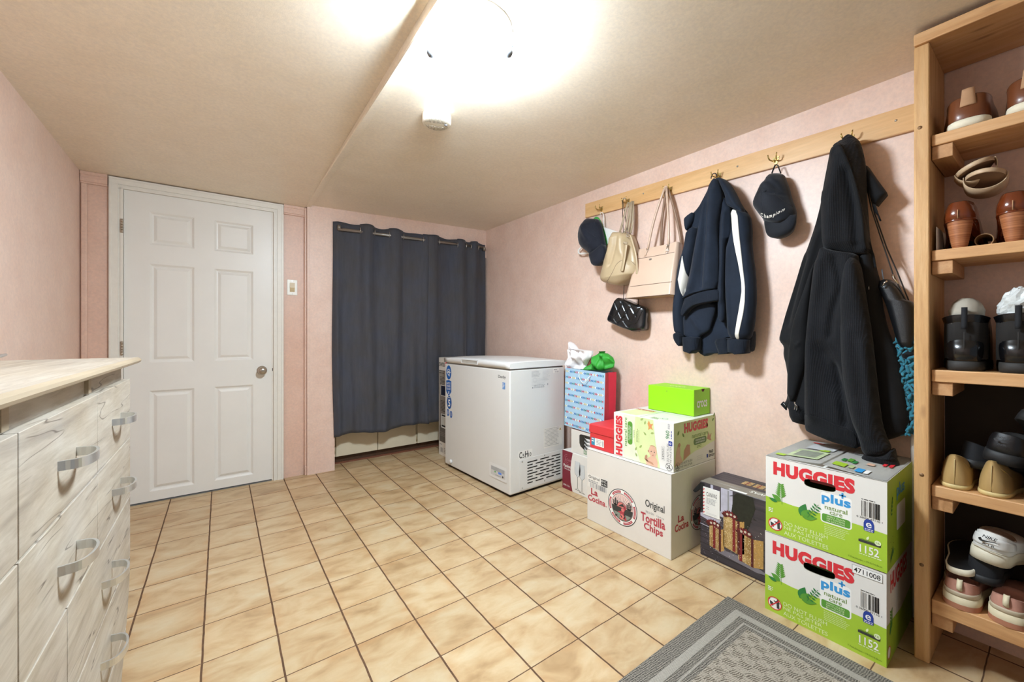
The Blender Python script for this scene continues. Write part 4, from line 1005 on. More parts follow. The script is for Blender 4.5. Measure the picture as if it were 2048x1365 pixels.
# --- two big wipes cartons
def rounded(u, v, rx, ry, rot, n=28):
    pts = []
    for k in range(n):
        a = 2*PI*k/n; x, y = math.cos(a), math.sin(a)
        x = math.copysign(abs(x)**.6, x)*rx; y = math.copysign(abs(y)**.6, y)*ry
        pts.append((u+x*math.cos(rot)-y*math.sin(rot), v+x*math.sin(rot)+y*math.cos(rot)))
    return pts
def big_wipes(label, x0, y0, z0, w, d, h, yaw, code, side_style, flaps):
    t = thing('wipes_carton', label, 'carton', (x0, y0, z0), yaw, None)
    f = Frame((0, w, 0), (0, -1, 0), (0, 0, 1)); s = Frame((0, 0, 0), (1, 0, 0), (0, 0, 1)); tp = Frame((0, w, h), (0, -1, 0), (1, 0, 0))
    hu, hv, rx, ry, ro = .171, .224, .046, .0150, .03
    hole = rounded(hu, hv, rx, ry, ro)
    def in_hole(a, b):
        c, k = math.cos(-ro), math.sin(-ro); x = (a-hu)*c-(b-hv)*k; y = (a-hu)*k+(b-hv)*c
        return (abs(x)/rx)**3.33+(abs(y)/ry)**3.33 < 1
    mb = MB()
    g1 = [(0, 0), (w, 0), (w, .122), (.285, .126), (.245, .127), (.16, .127), (.09, .125), (.04, .129), (0, .133)]
    top = [(0, h), (0, .133), (.04, .129), (.09, .125), (.16, .127), (.245, .127), (.285, .126), (w, .122), (w, h)]
    for loops, m in (([g1], M_hgreen), ([top, hole], M_hwhite)):
        L3 = [[V((a, b, 0)) for a, b in l] for l in loops]; fl = [p for l in L3 for p in l]
        for q in geometry.tessellate_polygon(L3):
            p = [fl[i] for i in q]
            if (p[1]-p[0]).cross(p[2]-p[0]).z < 0: p = p[::-1]
            mb.face([f.p(a.x, a.y) for a in p], m)
    n_ = len(hole)
    for k in range(n_):      # thickness of the board round the hand hole
        a, b = hole[k], hole[(k+1) % n_]; mb.face([f.p(*a), f.p(*b), f.p(*b, -.004), f.p(*a, -.004)], M_fold)
    # the flap pushed inside
    mb.poly(f, [(hu-rx*.8, hv+ry*.8), (hu-rx*.75, hv-ry*.1), (hu+rx*.8, hv-ry*.1), (hu+rx*.85, hv+ry*.6)], mat('pushed_in_flap', '#9a3a3e', .6, var=.3, scale=25) if not code else mat('green_bag_inside', '#47601c', .5, var=.4, scale=60), -.022)
    ms = M_hgreen if side_style == 0 else M_hwhite
    mb.face([(0,0,0), (d,0,0), (d,0,h), (0,0,h)], ms); mb.face([(0,w,0), (0,w,h), (d,w,h), (d,w,0)], M_hgreen)
    mb.face([(d,0,0), (d,w,0), (d,w,h), (d,0,h)], M_hgreen); mb.face([(0,0,0), (0,w,0), (d,w,0), (d,0,0)], M_hgreen)
    mb.face([(0,0,h), (d,0,h), (d,w,h), (0,w,h)], M_hwhite)
    mb.text(f, 'HUGGIES', .026, .222, .242, .050, M_red, .0006, .065, clip=in_hole)
    mb.rrect(f, .174, .100, .260, .205, .010, M_wht, .0003); mb.text(f, 'plus', .177, .163, .080, .040, M_pblue, .0007, .04, clip=in_hole); mb.rect(f, .226, .206, .244, .211, M_pblue, .0008); mb.rect(f, .2325, .199, .2375, .218, M_pblue, .0008)
    mb.text(f, 'natural', .186, .148, .062, .015, M_olive, .0007, .006); mb.text(f, 'care', .200, .134, .035, .010, M_olive, .0007, .006)
    mb.rrect(f, .178, .104, .256, .131, .006, M_pgreen, .0006)
    for k, w_ in enumerate(('SIMPLY CLEAN', 'NETTOYAGE', 'EN DOUCEUR')): mb.text(f, w_, .192, .122-k*.0075, .050, .0052, M_pale, .0010)
    mb.lines(f, .185, .092, .07, 6, .006, .0014, M_pale, .0006)
    mb.barcode(f, .275, .160, .056, .050, M_black, 36, .0006); mb.lines(f, .284, .214, .04, 1, .005, .0022, M_black, .0006); mb.text(f, '0 36000 47110 1', .272, .152, .064, .006, M_black, .0006)
    mb.rrect(f, .290, .114, .316, .144, .005, M_navy, .0009); mb.disc(f, .303, .142, .012, M_navy, .0005, 20); mb.text(f, 'e', .296, .127, .014, .016, M_wht, .0013, .01); mb.lines(f, .293, .121, .022, 2, .005, .002, M_wht, .0013, .1)
    for k in range(3): mb.disc(f, .288+k*.012, .080, .010, M_olive, .0005+.0001*k, 16, .006)
    mb.poly(f, [(.277, .074), (.332, .074), (.332, .082), (.277, .082)], M_dgrey, .0009); mb.disc(f, .325, .086, .008, M_pale, .0011, 18); mb.text(f, '16', .3205, .083, .009, .006, M_olive, .0014); mb.leaf(f, .298, .086, .014, .006, 1.2, M_pale, .0010)
    mb.text(f, '1152', .280, .040, .048, .026, M_wht, .0007, .015); mb.lines(f, .278, .034, .056, 1, .005, .0025, M_pale, .0007, .05)
    mb.text(f, '7.7x6.6in/po - 19.5x16.8cm', .250, .010, .085, .0075, M_olive, .0007)
    for k, w_ in enumerate(('DO NOT FLUSH', 'NE PAS JETER', 'AUX TOILETTES')): mb.text(f, w_, .062, .044-k*.0175, (.132, .118, .134)[k], .0140, M_pale, .0006, -.004)
    mb.disc(f, .033, .036, .0225, M_wht, .0004, 30); mb.ring(f, .033, .036, .0205, .0235, M_red, .0010, 34)
    mb.poly(f, [(a+.006, b-.007) for a, b in ((.034, .028), (.043, .028), (.042, .048), (.046, .047), (.038, .060), (.030, .052), (.024, .054), (.024, .050), (.033, .046))], M_dgrey, .0007); mb.disc(f, .044, .053, .004, M_dgrey, .0008, 12); mb.poly(f, [(a+.006, b-.007) for a, b in ((.012, .034), (.022, .030), (.022, .044), (.010, .048), (.012, .055), (.009, .055))], M_dgrey, .0007)
    mb.line(f, (.018, .021), (.048, .051), .0035, M_red, .0012)
    # printed leaves (the cartoon figure of the real print is left out)
    for k in range(7): mb.leaf(f, .052, .142+k*.0075, .026-.002*k, .006, PI-.7, M_pgreen, .0007); mb.leaf(f, .052, .142+k*.0075, .024-.002*k, .006, .75, M_pgreen, .0007)
    mb.line(f, (.055, .118), (.052, .192), .0016, M_pgreen, .0008)
    mb.leaf(f, .052, .128, .036, .020, 2.6, M_pgreen, .0009); mb.leaf(f, .040, .122, .030, .013, 2.9, M_pg2, .0011); mb.leaf(f, .114, .098, .050, .026, 1.25, M_pg2, .0009); mb.leaf(f, .120, .096, .046, .020, .2, M_pgreen, .0010); mb.leaf(f, .115, .100, .040, .018, .75, M_pgreen, .0011)
    for k in range(5): mb.leaf(f, .142+k*.005, .110+k*.009, .013, .006, 2.2, M_pg2, .0012); mb.leaf(f, .144+k*.005, .110+k*.009, .014, .006, -.3, M_pg2, .0012)
    mb.line(f, (.136, .100), (.168, .155), .0012, M_pg2, .0013)
    mb.lines(f, .010, .090, .018, 3, .006, .003, M_wht, .0007)
    if side_style == 0:
        mb.text(s, 'plus', .12, .20, .11, .055, M_pblue, .0006, .022); mb.rrect(s, .12, .10, .24, .185, .01, M_wht, .0004)
        for k in range(5): mb.leaf(s, .05+.003*k, .17+k*.011, .014, .006, 2.2-.2*k, M_pg2, .0006); mb.leaf(s, .05+.003*k, .17+k*.011, .014, .006, .3+.2*k, M_pg2, .0006)
        for k in range(4): mb.leaf(s, .04+.012*k, .02+.006*k, .03, .010, 1.2+.2*k, M_pg2, .0006)
        for k in range(6): mb.disc(s, .03+.012*k, .05+.012*((k*3) % 5), .002, M_dgrey, .0006, 8)
    else:
        mb.poly(s, [(0, 0), (d, 0), (d, .13), (.20, .11), (.10, .12), (0, .130)], M_hgreen, .0003)
        mb.text(s, 'HUGGIES', .05, .215, .24, .062, M_red, .0006, .035)
        for k in range(6): mb.leaf(s, .06, .10+k*.010, .022, .007, PI-.6, M_pgreen, .0007); mb.leaf(s, .06, .10+k*.010, .022, .007, .6, M_pgreen, .0007)
        mb.leaf(s, .04, .085, .05, .02, 1.1, M_pg2, .0008); mb.disc(s, .03, .035, .020, M_wht, .0004, 24); mb.ring(s, .03, .035, .017, .020, M_red, .0008)
    mb.line(f, (0, h-.001), (w, h-.001), .0014, M_fold, .0005)
    part('carton_body', mb, t)
    if code:
        mb = MB(); mb.rect(f, .262, .262, .338, .290, M_wht, .0010); 
        for a in (0, 1): mb.rect(f, .262, .262+.0272*a, .338, .2628+.0272*a, M_black, .0013); mb.rect(f, .262+.0752*a, .262, .2628+.0752*a, .290, M_black, .0013)
        mb.text(f, '4711008', .267, .2675, .066, .016, M_black, .0014, .008); part('code_label', mb, t)
    if flaps:
        for sgn in (0, 1):      # top flaps that do not quite close
            mb = MB(); a, b = (.002, .172) if sgn == 0 else (.180, w-.002)
            fr2 = tp; P = []
            for i in range(9):
                u = a+(b-a)*i/8; e = (i/8 if sgn == 0 else 1-i/8)
                P.append([fr2.p(u, .002+(d-.004)*j/6, .0015+.010*e**2*(1-.5*j/6)) for j in range(7)])
            mb.grid(P, M_hwhite, smooth=True); bmesh.ops.solidify(mb.bm, geom=mb.bm.faces[:], thickness=-.0025)
            def q(u, v, w_, h_, m, l=.0005):
                e = ((u-a)/(b-a)) if sgn == 0 else 1-((u-a)/(b-a)); e2 = ((u+w_-a)/(b-a)) if sgn == 0 else 1-((u+w_-a)/(b-a))
                z = lambda ee, vv: .0045+.010*ee**2*(1-.5*vv/d)+l
                mb.face([fr2.p(u, v, z(e, v)), fr2.p(u+w_, v, z(e2, v)), fr2.p(u+w_, v+h_, z(e2, v+h_)), fr2.p(u, v+h_, z(e, v+h_))], m)
            if sgn == 0:
                q(.050, .05, .10, .14, mat('printed_pack_green', '#b9c79b', .5, var=.3, scale=40)); q(.065, .07, .07, .10, mat('printed_pack_grey', '#8d9282', .5, var=.2, scale=60), .0012); q(.02, .03, .03, .03, M_hgreen); q(.06, .22, .09, .10, M_lgrey, .0006); q(.11, .20, .03, .03, M_hgreen, .001); q(.05, .33, .04, .016, M_red, .001)
            else:
                q(.195, .035, .035, .05, M_hgreen); q(.236, .045, .014, .04, mat('pale_olive_print', '#b9c78e', .5)); q(.26, .02, .02, .05, M_pblue); q(.283, .02, .012, .05, M_wht, .0006); q(.200, .115, .012, .04, M_pg2); q(.214, .125, .014, .05, M_pgreen); q(.230, .115, .012, .04, M_pg2); q(.265, .14, .02, .03, M_skin); q(.30, .17, .010, .10, M_red, .001); q(.316, .17, .010, .10, M_red, .001); q(.20, .26, .08, .05, M_lgrey, .0006)
            part('top_flap', mb, t)
    return t
big_wipes('lime and white wipes carton on the floor, lower one, with number sticker', .487, -1.078, 0, .347, .385, .2985, .012, True, 1, False)
big_wipes('lime and white wipes carton on top of its twin, under the hoodie sleeve', .484, -1.080, .300, .347, .395, .288, .0, False, 0, True)

# ------------------------------------------------------------------ rug
def rug_mat(name, c0, c1, kind):
    n = NT(name); v = n.mapping(); sep = n.n('SeparateXYZ'); n.l(v, sep.inputs[0])
    wx = n.math('MULTIPLY', n.math('SUBTRACT', n.noise(v, 55, 3), .5), .012 if kind != 'fine' else .002); wy = n.math('MULTIPLY', n.math('SUBTRACT', n.noise(n.mapping((1, 1, 1), (0, 0, 1.2)), 48, 3), .5), .012 if kind != 'fine' else .002)
    x, y = n.math('ADD', sep.outputs[0], wx), n.math('ADD', sep.outputs[1], wy)
    if kind == 'pebble':
        a = n.math('SINE', n.math('MULTIPLY', n.math('ADD', x, y), 520)); b = n.math('SINE', n.math('MULTIPLY', n.math('SUBTRACT', x, y), 430))
        h = n.math('MULTIPLY_ADD', n.math('MULTIPLY', a, b), .5, .5); h = n.math('MULTIPLY_ADD', n.noise(v, 240, 3), .5, n.math('MULTIPLY', h, .5))
    elif kind == 'fine':
        a = n.math('SINE', n.math('MULTIPLY', x, 1300)); b = n.math('SINE', n.math('MULTIPLY', y, 1300))
        h = n.math('MULTIPLY_ADD', n.math('MULTIPLY', a, b), .5, .5); h = n.math('MULTIPLY_ADD', n.noise(v, 300, 2), .4, n.math('MULTIPLY', h, .6))
    else:              # basket weave: blocks of yarn in two directions
        k = 36
        ck = n.math('MODULO', n.math('ADD', n.math('FLOOR', n.math('MULTIPLY', n.math('ADD', x, 5), k)), n.math('FLOOR', n.math('MULTIPLY', n.math('ADD', y, 5), k*.8))), 2)
        w1 = n.math('SINE', n.math('MULTIPLY', n.math('ADD', x, n.math('MULTIPLY', y, .35)), 900)); w2 = n.math('SINE', n.math('MULTIPLY', n.math('ADD', y, n.math('MULTIPLY', x, .3)), 1000))
        ws = n.math('ADD', n.math('MULTIPLY', w1, ck), n.math('MULTIPLY', w2, n.math('SUBTRACT', 1.0, ck)))
        h = n.math('MULTIPLY_ADD', ws, .22, .35); h = n.math('ADD', h, n.math('MULTIPLY', ck, .16)); h = n.math('MULTIPLY_ADD', n.noise(v, 160, 3), .5, n.math('SUBTRACT', h, .12))
    n.l(n.ramp(h, [(.30, lin(c0)), (.70, lin(c1))]), n.b.inputs['Base Color']); n.set(Roughness=.95); n.b.inputs['Specular IOR Level'].default_value = .15
    n.bump(h, .6, .003); return n.m
RA = rug_mat('rug_dark_border', '#3d3a36', '#948c80', 'pebble'); RB = rug_mat('rug_pale_band', '#807a70', '#b5aea2', 'fine'); RC = rug_mat('rug_basket_field', '#5c5348', '#a89e8f', 'weave')
rx0, rx1, ry0, ry1 = -.42, .426, -2.05, -.618
mb = MB(); mb.box((rx0, ry0, .001), (rx1, ry1, .0065), mat('rug_backing', '#3e3a36', .9), .002)
ins = [(.0, .055, RA, .0075), (.055, .082, RB, .0085), (.082, .105, RA, .0078), (.105, .112, RB, .0085), (.112, .130, RA, .0078), (.130, 9, RC, .0088)]
for a, b, m, z in ins:
    if b > 1: mb.grid([[(rx0+a, ry0+a, z), (rx1-a, ry0+a, z)], [(rx0+a, ry1-a, z), (rx1-a, ry1-a, z)]], m, smooth=False); continue
    for x0, y0, x1, y1 in ((rx0+a, ry1-b, rx1-a, ry1-a), (rx0+a, ry0+a, rx1-a, ry0+b), (rx0+a, ry0+b, rx0+b, ry1-b), (rx1-b, ry0+b, rx1-a, ry1-b)): mb.box((x0, y0, .003), (x1, y1, z), m, .0006)
t = part('area_rug', mb); tag(t, 'grey woven rug with banded border on the tile floor', 'rug')

# ------------------------------------------------------------------ coat rail with brass hooks
def rail_z(y): return 1.9035 + .0385*y
rk = thing('coat_rack', 'long maple board of brass coat hooks on the right wall', 'coat rack', (XR, -.25, 1.894))
mb = MB(); y0, y1 = -1.112, .583
vs_ = [[(XR-.001, y0, rail_z(y0)-.049), (XR-.001, y1, rail_z(y1)-.049), (XR-.001, y1, rail_z(y1)+.049), (XR-.001, y0, rail_z(y0)+.049)]]
vs_.append([(XR-.0175, y, z) for _, y, z in vs_[0]])
a = [mb.bm.verts.new(p) for p in vs_[0]]; b = [mb.bm.verts.new(p) for p in vs_[1]]
i_ = mb.mi(M_rail); fs = [mb.bm.faces.new(a[::-1]), mb.bm.faces.new(b)] + [mb.bm.faces.new((a[k], a[(k+1) % 4], b[(k+1) % 4], b[k])) for k in range(4)]
bmesh.ops.recalc_face_normals(mb.bm, faces=fs)
bmesh.ops.bevel(mb.bm, geom=list({e for f in fs for e in f.edges}), offset=.002, segments=2, affect='EDGES')
wpart('board', mb, rk)
HOOKS = [.431, .213, -.080, -.357, -.622, -.892]
FXR = XR-.0175
for y in HOOKS:
    z = rail_z(y)-.022
    mb = MB(); mb.prism([(y-.014, z+.018), (y+.014, z+.018), (y+.011, z-.004), (y+.004, z-.016), (y-.004, z-.016), (y-.011, z-.004)], 'x', FXR-.0025, FXR, M_brass, .0008)
    for sg in (-1, 1):
        mb.tube([(FXR, y+sg*.003, z+.002), (FXR-.018, y+sg*.008, z-.004), (FXR-.036, y+sg*.014, z+.000), (FXR-.044, y+sg*.017, z+.012), (FXR-.042, y+sg*.018, z+.022)], [.0035, .0032, .003, .003, .0022], M_brass, 8)
    for sg in (-1, 1): mb.lathe([(.0028, -.0035), (.002, -.0045), (0, -.0047)], (FXR, y+sg*.008, z+.010), M_steel, 'x', 8)
    wpart('hook', mb, rk)
for y in (-1.03, -.45, .10):
    mb = MB(); mb.lathe([(0, -.002), (.004, -.0015), (.0045, 0)], (FXR, y, rail_z(y)+.004), M_steel, 'x', 12); wpart('screw', mb, rk)

def hz(k): return rail_z(HOOKS[k])-.030
# ------------------------------------------------------------------ fabric materials
def knit(name, c0, c1, rib=None, rough=.85, sheen=.06):
    n = NT(name); v = n.mapping(); f = n.noise(v, 9, 4)
    col = n.ramp(f, [(.3, lin(c0)), (.7, lin(c1))]); h = n.noise(v, 900, 2)
    if rib:
        sep = n.n('SeparateXYZ'); n.l(v, sep.inputs[0])
        yy = n.math('ADD', sep.outputs[1], n.math('MULTIPLY', sep.outputs[0], .35))
        w = n.math('SINE', n.math('MULTIPLY', yy, rib)); w = n.math('MULTIPLY_ADD', w, .5, .5)
        w2 = n.math('MULTIPLY_ADD', n.math('SINE', n.math('MULTIPLY', sep.outputs[2], rib*.9)), .2, .8)
        h = n.math('MULTIPLY', w, w2)
        col = n.mix(n.math('MULTIPLY', n.math('SUBTRACT', 1.0, h), .65), col, lin('#050506'))
    n.l(col, n.b.inputs['Base Color']); n.set(Roughness=rough); n.b.inputs['Sheen Weight'].default_value = sheen; n.b.inputs['Sheen Roughness'].default_value = .5
    n.b.inputs['Specular IOR Level'].default_value = .25
    n.bump(h, .5 if rib else .15, .0015 if rib else .0008); return n.m
M_navyf = knit('navy_jersey', '#151c28', '#1d2634'); M_navyr = knit('navy_rib', '#151d29', '#1c2636', 1800)
M_stripe = knit('white_stripe_fabric', '#d9d4c9', '#e6e1d7', None, .8)
M_blackf = knit('black_fleece', '#0d0e10', '#131417'); M_waf = knit('black_waffle_knit', '#121317', '#191b21', 1150); M_wafr = knit('black_rib_cuff', '#131418', '#1b1d22', 1700)
M_capf = knit('black_cotton_twill', '#14161b', '#1d2028', None, .8, .15); M_capf2 = knit('navy_black_twill', '#121520', '#1b1f2b', None, .8, .15)
M_bag1 = mat('beige_leather', '#bba583', .42, var=.05, scale=9, bump=.12, bscale=230); M_bag1s = mat('taupe_strap', '#a8967c', .5, var=.08, scale=30)
M_tote = mat('blush_leather', '#cfb29c', .4, var=.03, scale=6, bump=.05, bscale=260); M_tote2 = mat('tan_bag_base', '#b8936f', .5, var=.04); M_edge = mat('dark_edge_paint', '#4c372c', .5)
M_quilt = mat('black_quilted_leather', '#101114', .28, var=.05, bump=.06, bscale=300, coat=.25); M_gun = mat('gunmetal', '#3c3a38', .3, 1)
M_hang = mat('white_hanger_plastic', '#ebe8e2', .35, var=.01)

# ------------------------------------------------------------------ 1st hook: hanger, green tag, dark cap
hg = thing('clothes_hanger', 'white plastic clothes hanger behind the dark cap on the first hook', 'clothes hanger', (FXR-.02, HOOKS[0], hz(0)))
Xh = FXR-.022
hk = [(.426,1.853),(.418,1.869),(.405,1.867),(.397,1.854),(.393,1.825),(.394,1.800),(.390,1.768)]
mb = MB(); mb.tube([(Xh, y, z) for y, z in hk], .0028, M_hang, 8); wpart('hook', mb, hg)
bo = [(.390,1.768),(.359,1.755),(.327,1.737),(.269,1.708),(.187,1.666),(.187,1.623),(.270,1.620),(.346,1.622),(.372,1.617),(.418,1.615),(.537,1.613),(.610,1.619),(.633,1.635),(.634,1.654),(.614,1.669),(.551,1.685),(.438,1.748)]
mb = MB()
sh = [(.390,1.767),(.269,1.708),(.187,1.666),(.184,1.647),(.270,1.639),(.352,1.649),(.438,1.657),(.473,1.702)]
mb.prism(sh, 'x', Xh-.003, Xh+.003, M_hang, .001); wpart('shoulder_plate', mb, hg)
arm = [(.438,1.737),(.522,1.691),(.603,1.667),(.627,1.653),(.625,1.633),(.603,1.623),(.508,1.618),(.418,1.615),(.346,1.622),(.270,1.622),(.193,1.624)]
mb = MB(); mb.tube([(Xh, y, z) for y, z in arm], .006, M_hang, 10); wpart('arm', mb, hg)
gt = [(.479,1.836),(.460,1.853),(.434,1.844),(.414,1.816),(.390,1.767),(.367,1.707),(.351,1.648),(.366,1.624),(.387,1.660),(.414,1.731),(.441,1.799)]
t = thing('green_cloth_tag', 'bright green cloth strip between hanger and dark cap', 'cloth strip', (FXR-.03, .43, 1.75))
sf = Soft(gt, FXR-.028, .006, nz=30, ny=12, wob=.004, wsc=30); wpart('strip', sf.mesh(MB(), mat('green_nylon', '#3f9a44', .45, var=.12)), t)

def smooth_line(p, it=2):
    for _ in range(it):
        q = [p[0]]
        for a, b in zip(p, p[1:]): q += [(a[0]*.75+b[0]*.25, a[1]*.75+b[1]*.25), (a[0]*.25+b[0]*.75, a[1]*.25+b[1]*.75)]
        p = q+[p[-1]]
    return p
def cap_thing(label, crown, brim, xb, folds, seam, m, brimfolds=(), d=.10):
    t = thing('baseball_cap', label, 'cap', (xb, sum(p[0] for p in crown)/len(crown), max(p[1] for p in crown)))
    sf = Soft(crown, xb, d, folds=folds, edge=.25, pw=2.0, nz=56, ny=40, wob=.006, wsc=16, tb=.35, endr=.05, bb=.8)
    c = wpart('crown', sf.mesh(MB(), m), t)
    bf = Soft(brim, xb-.030, .055, folds=brimfolds, edge=.55, pw=2.2, nz=30, ny=30, tb=.75, endr=.02)
    wpart('brim', bf.mesh(MB(), m), t)
    mb = MB()
    for s_ in seam: sf.drape(mb, s_, .0011, m, 5, 12)
    part('seams', mb, c)
    return t, sf, bf, c
cr = [(.486,1.839),(.444,1.828),(.398,1.814),(.373,1.782),(.353,1.713),(.338,1.645),(.331,1.613),(.378,1.597),(.463,1.590),(.501,1.623),(.553,1.661),(.575,1.713),(.572,1.758),(.538,1.822)]
br = [(.447,1.587),(.380,1.604),(.329,1.634),(.308,1.605),(.307,1.568),(.323,1.524),(.357,1.499),(.399,1.501),(.420,1.515),(.432,1.538),(.444,1.570)]
t, sf, bf, c_ = cap_thing('navy black baseball cap hanging brim down over the white hanger', cr, br, FXR-.045, [([(.501,1.785),(.473,1.738),(.445,1.686)], .02, .012)], [[(.463,1.590),(.418,1.645),(.385,1.720),(.398,1.803)], [(.537,1.819),(.466,1.757),(.372,1.677)]], M_capf2, d=.085)
ed = [(.444,1.584),(.380,1.601),(.329,1.630),(.314,1.608)]
mb = MB(); bf.drape(mb, ed, .0022, M_capf, 6, 10, .001); wpart('brim_seam', mb, t)

# ------------------------------------------------------------------ 2nd hook: slouchy beige bag and small quilted bag on a chain
t = thing('shoulder_bag', 'slouchy beige leather shoulder bag hanging from the second hook', 'handbag', (FXR-.05, HOOKS[1], hz(1)))
bo = [(.277,1.699),(.246,1.696),(.210,1.687),(.180,1.678),(.143,1.663),(.126,1.629),(.104,1.565),(.089,1.503),(.080,1.451),(.084,1.417),(.099,1.412),(.157,1.375),(.210,1.360),(.258,1.363),(.320,1.381),(.364,1.398),(.372,1.425),(.365,1.452),(.333,1.538),(.301,1.584),(.284,1.630)]
F_ = lambda s_: s_
sf = Soft(bo, FXR-.012, .130, folds=[([(.194,1.658),(.202,1.603),(.226,1.531),(.253,1.473)], .014, -.012), ([(.162,1.652),(.165,1.568),(.148,1.519)], .020, .010), ([(.133,1.619),(.119,1.528),(.111,1.476)], .014, -.012), ([(.235,1.671),(.253,1.598),(.266,1.528)], .024, .010)], edge=.35, pw=2.4, nz=100, ny=70, wob=.003, wsc=12, tb=.5, endr=.05)
body = wpart('bag_body', sf.mesh(MB(), M_bag1), t)
mb = MB(); sf.drape(mb, smooth_line([(.300,1.379),(.241,1.404),(.208,1.452),(.188,1.483),(.153,1.499)]), .0010, M_edge, 6, 8); sf.drape(mb, smooth_line([(.114,1.491),(.095,1.474),(.084,1.450),(.081,1.417)]), .0010, M_edge, 6, 8); part('piping', mb, body)
def flat_strap(name, pts, x0, x1, w, m, parent):
    pts = smooth_line(pts); P = []; n_ = len(pts)
    for i, (y, z) in enumerate(pts):
        a, b = pts[max(i-1, 0)], pts[min(i+1, n_-1)]; dy, dz = b[0]-a[0], b[1]-a[1]; l = math.hypot(dy, dz); ny_, nz_ = -dz/l, dy/l
        x = x0+(x1-x0)*i/(n_-1); ww = w*(.6 if i in (0, n_-1) else 1)
        P.append([(x, y+ny_*ww/2*c, z+nz_*ww/2*c) for c in (-1, 0, 1)] + [(x+.004, y+ny_*ww/2*c, z+nz_*ww/2*c) for c in (1, 0, -1)])
    mb = MB(); vs = mb.grid(P, m, closed=True); mb.cap(vs[0], m); mb.cap(vs[-1][::-1], m); bmesh.ops.recalc_face_normals(mb.bm, faces=mb.bm.faces)
    return wpart(name, mb, parent)
xf = min(sf.x(y, z) for y, z in [(.194,1.517),(.165,1.465),(.142,1.509)])
flat_strap('pleat_fold', [(.196,1.647),(.208,1.585),(.226,1.526),(.246,1.464)], xf+.030, xf+.008, .008, M_bag1, t)
flat_strap('pull_tab', [(.122,1.591),(.126,1.551),(.134,1.497),(.148,1.431)], xf+.004, xf-.004, .020, M_bag1, t)
flat_strap('tab_loop', [(.139,1.603),(.126,1.595),(.112,1.591)], xf+.000, xf+.002, .014, M_bag1s, t)
flat_strap('side_strap', [(.121,1.646),(.103,1.594),(.081,1.522),(.073,1.453),(.073,1.409)], xf+.040, xf+.040, .014, M_bag1, t)
for k, (u, v) in enumerate([(.177,1.670),(.155,1.676),(.129,1.656),(.128,1.645)]):
    mb = MB(); mb.tube([(xf+.03+.003*math.cos(2*PI*i/16), u+.0075*math.cos(2*PI*i/16+k), v+.0075*math.sin(2*PI*i/16)) for i in range(16)], .0016, M_chrome, 6, closed=True); wpart('ring', mb, t)
hp = [(.183,1.874),(.194,1.834),(.214,1.753),(.231,1.689)]; hp2 = [(.150,1.868),(.149,1.819),(.150,1.735),(.155,1.680)]; hp3 = [(.145,1.867),(.139,1.809),(.136,1.734),(.143,1.670)]; hp4 = [(.172,1.869),(.175,1.809),(.186,1.736),(.197,1.681)]
for q, x0, x1 in ((hp, FXR-.036, FXR-.06), (hp2, FXR-.046, FXR-.075), (hp3, FXR-.040, FXR-.065), (hp4, FXR-.034, FXR-.055)):
    mb = MB(); n_ = len(q); mb.tube([(x0+(x1-x0)*i/(n_-1), y, z) for i, (y, z) in enumerate(q)], .0082, M_bag1s, 8, flat=.5, up=(0, 1, 0)); wpart('handle', mb, t)
mb = MB(); pts = []
for i in range(9): a = PI*i/8; pts.append((FXR-.036-.006*math.sin(a), HOOKS[1]-.001+.011*math.cos(a), hz(1)+.014+.010*math.sin(a)))
mb.tube(pts, .0055, M_bag1s, 8, flat=.6); wpart('handle', mb, t)

t = thing('quilted_bag', 'small black quilted leather bag hanging by its chain below the beige bag', 'handbag', (.82, .20, 1.30))
qo = [(.242,1.286),(.214,1.274),(.174,1.263),(.115,1.237),(.048,1.214),(.038,1.194),(.041,1.141),(.046,1.088),(.067,1.074),(.113,1.079),(.125,1.069),(.214,1.095),(.319,1.134),(.335,1.150),(.319,1.184),(.276,1.257)]
sf = Soft(qo, FXR-.001, .085, edge=.62, pw=4, nz=80, ny=80, tb=.7, endr=.02, sm=1)
lines = []
for a in ([(.254,1.251),(.198,1.153)], [(.203,1.260),(.139,1.140)], [(.148,1.248),(.091,1.158)], [(.188,1.255),(.249,1.172)], [(.124,1.239),(.198,1.153)], [(.068,1.215),(.129,1.135)], [(.259,1.156),(.228,1.115)], [(.188,1.139),(.148,1.092)], [(.208,1.139),(.249,1.118)], [(.129,1.115),(.158,1.092)]):
    lines.append(a)
sf.folds = [(a, .0045, -.006) for a in lines]
body = wpart('bag_body', sf.mesh(MB(), M_quilt), t)
mb = MB()
for a in lines: sf.drape(mb, a, .0008, M_black, 5, 10, .0006)
part('quilt_stitching', mb, body)
mb = MB(); sf.drape(mb, [(.299,1.180),(.228,1.153),(.158,1.132),(.100,1.117),(.080,1.128)], .0028, M_quilt, 6, 12, .001); part('flap_edge', mb, body)
mb = MB(); sf.drape(mb, [(.082,1.128),(.056,1.188),(.045,1.206)], .0022, M_quilt, 6, 12, .001); part('side_edge', mb, body)
cl = [(.179,1.160)][0]
mb = MB(); mb.box((sf.x(*cl)-.004, cl[0]-.006, cl[1]-.004), (sf.x(*cl), cl[0]+.006, cl[1]+.005), M_gun, .001); part('clasp', mb, body)
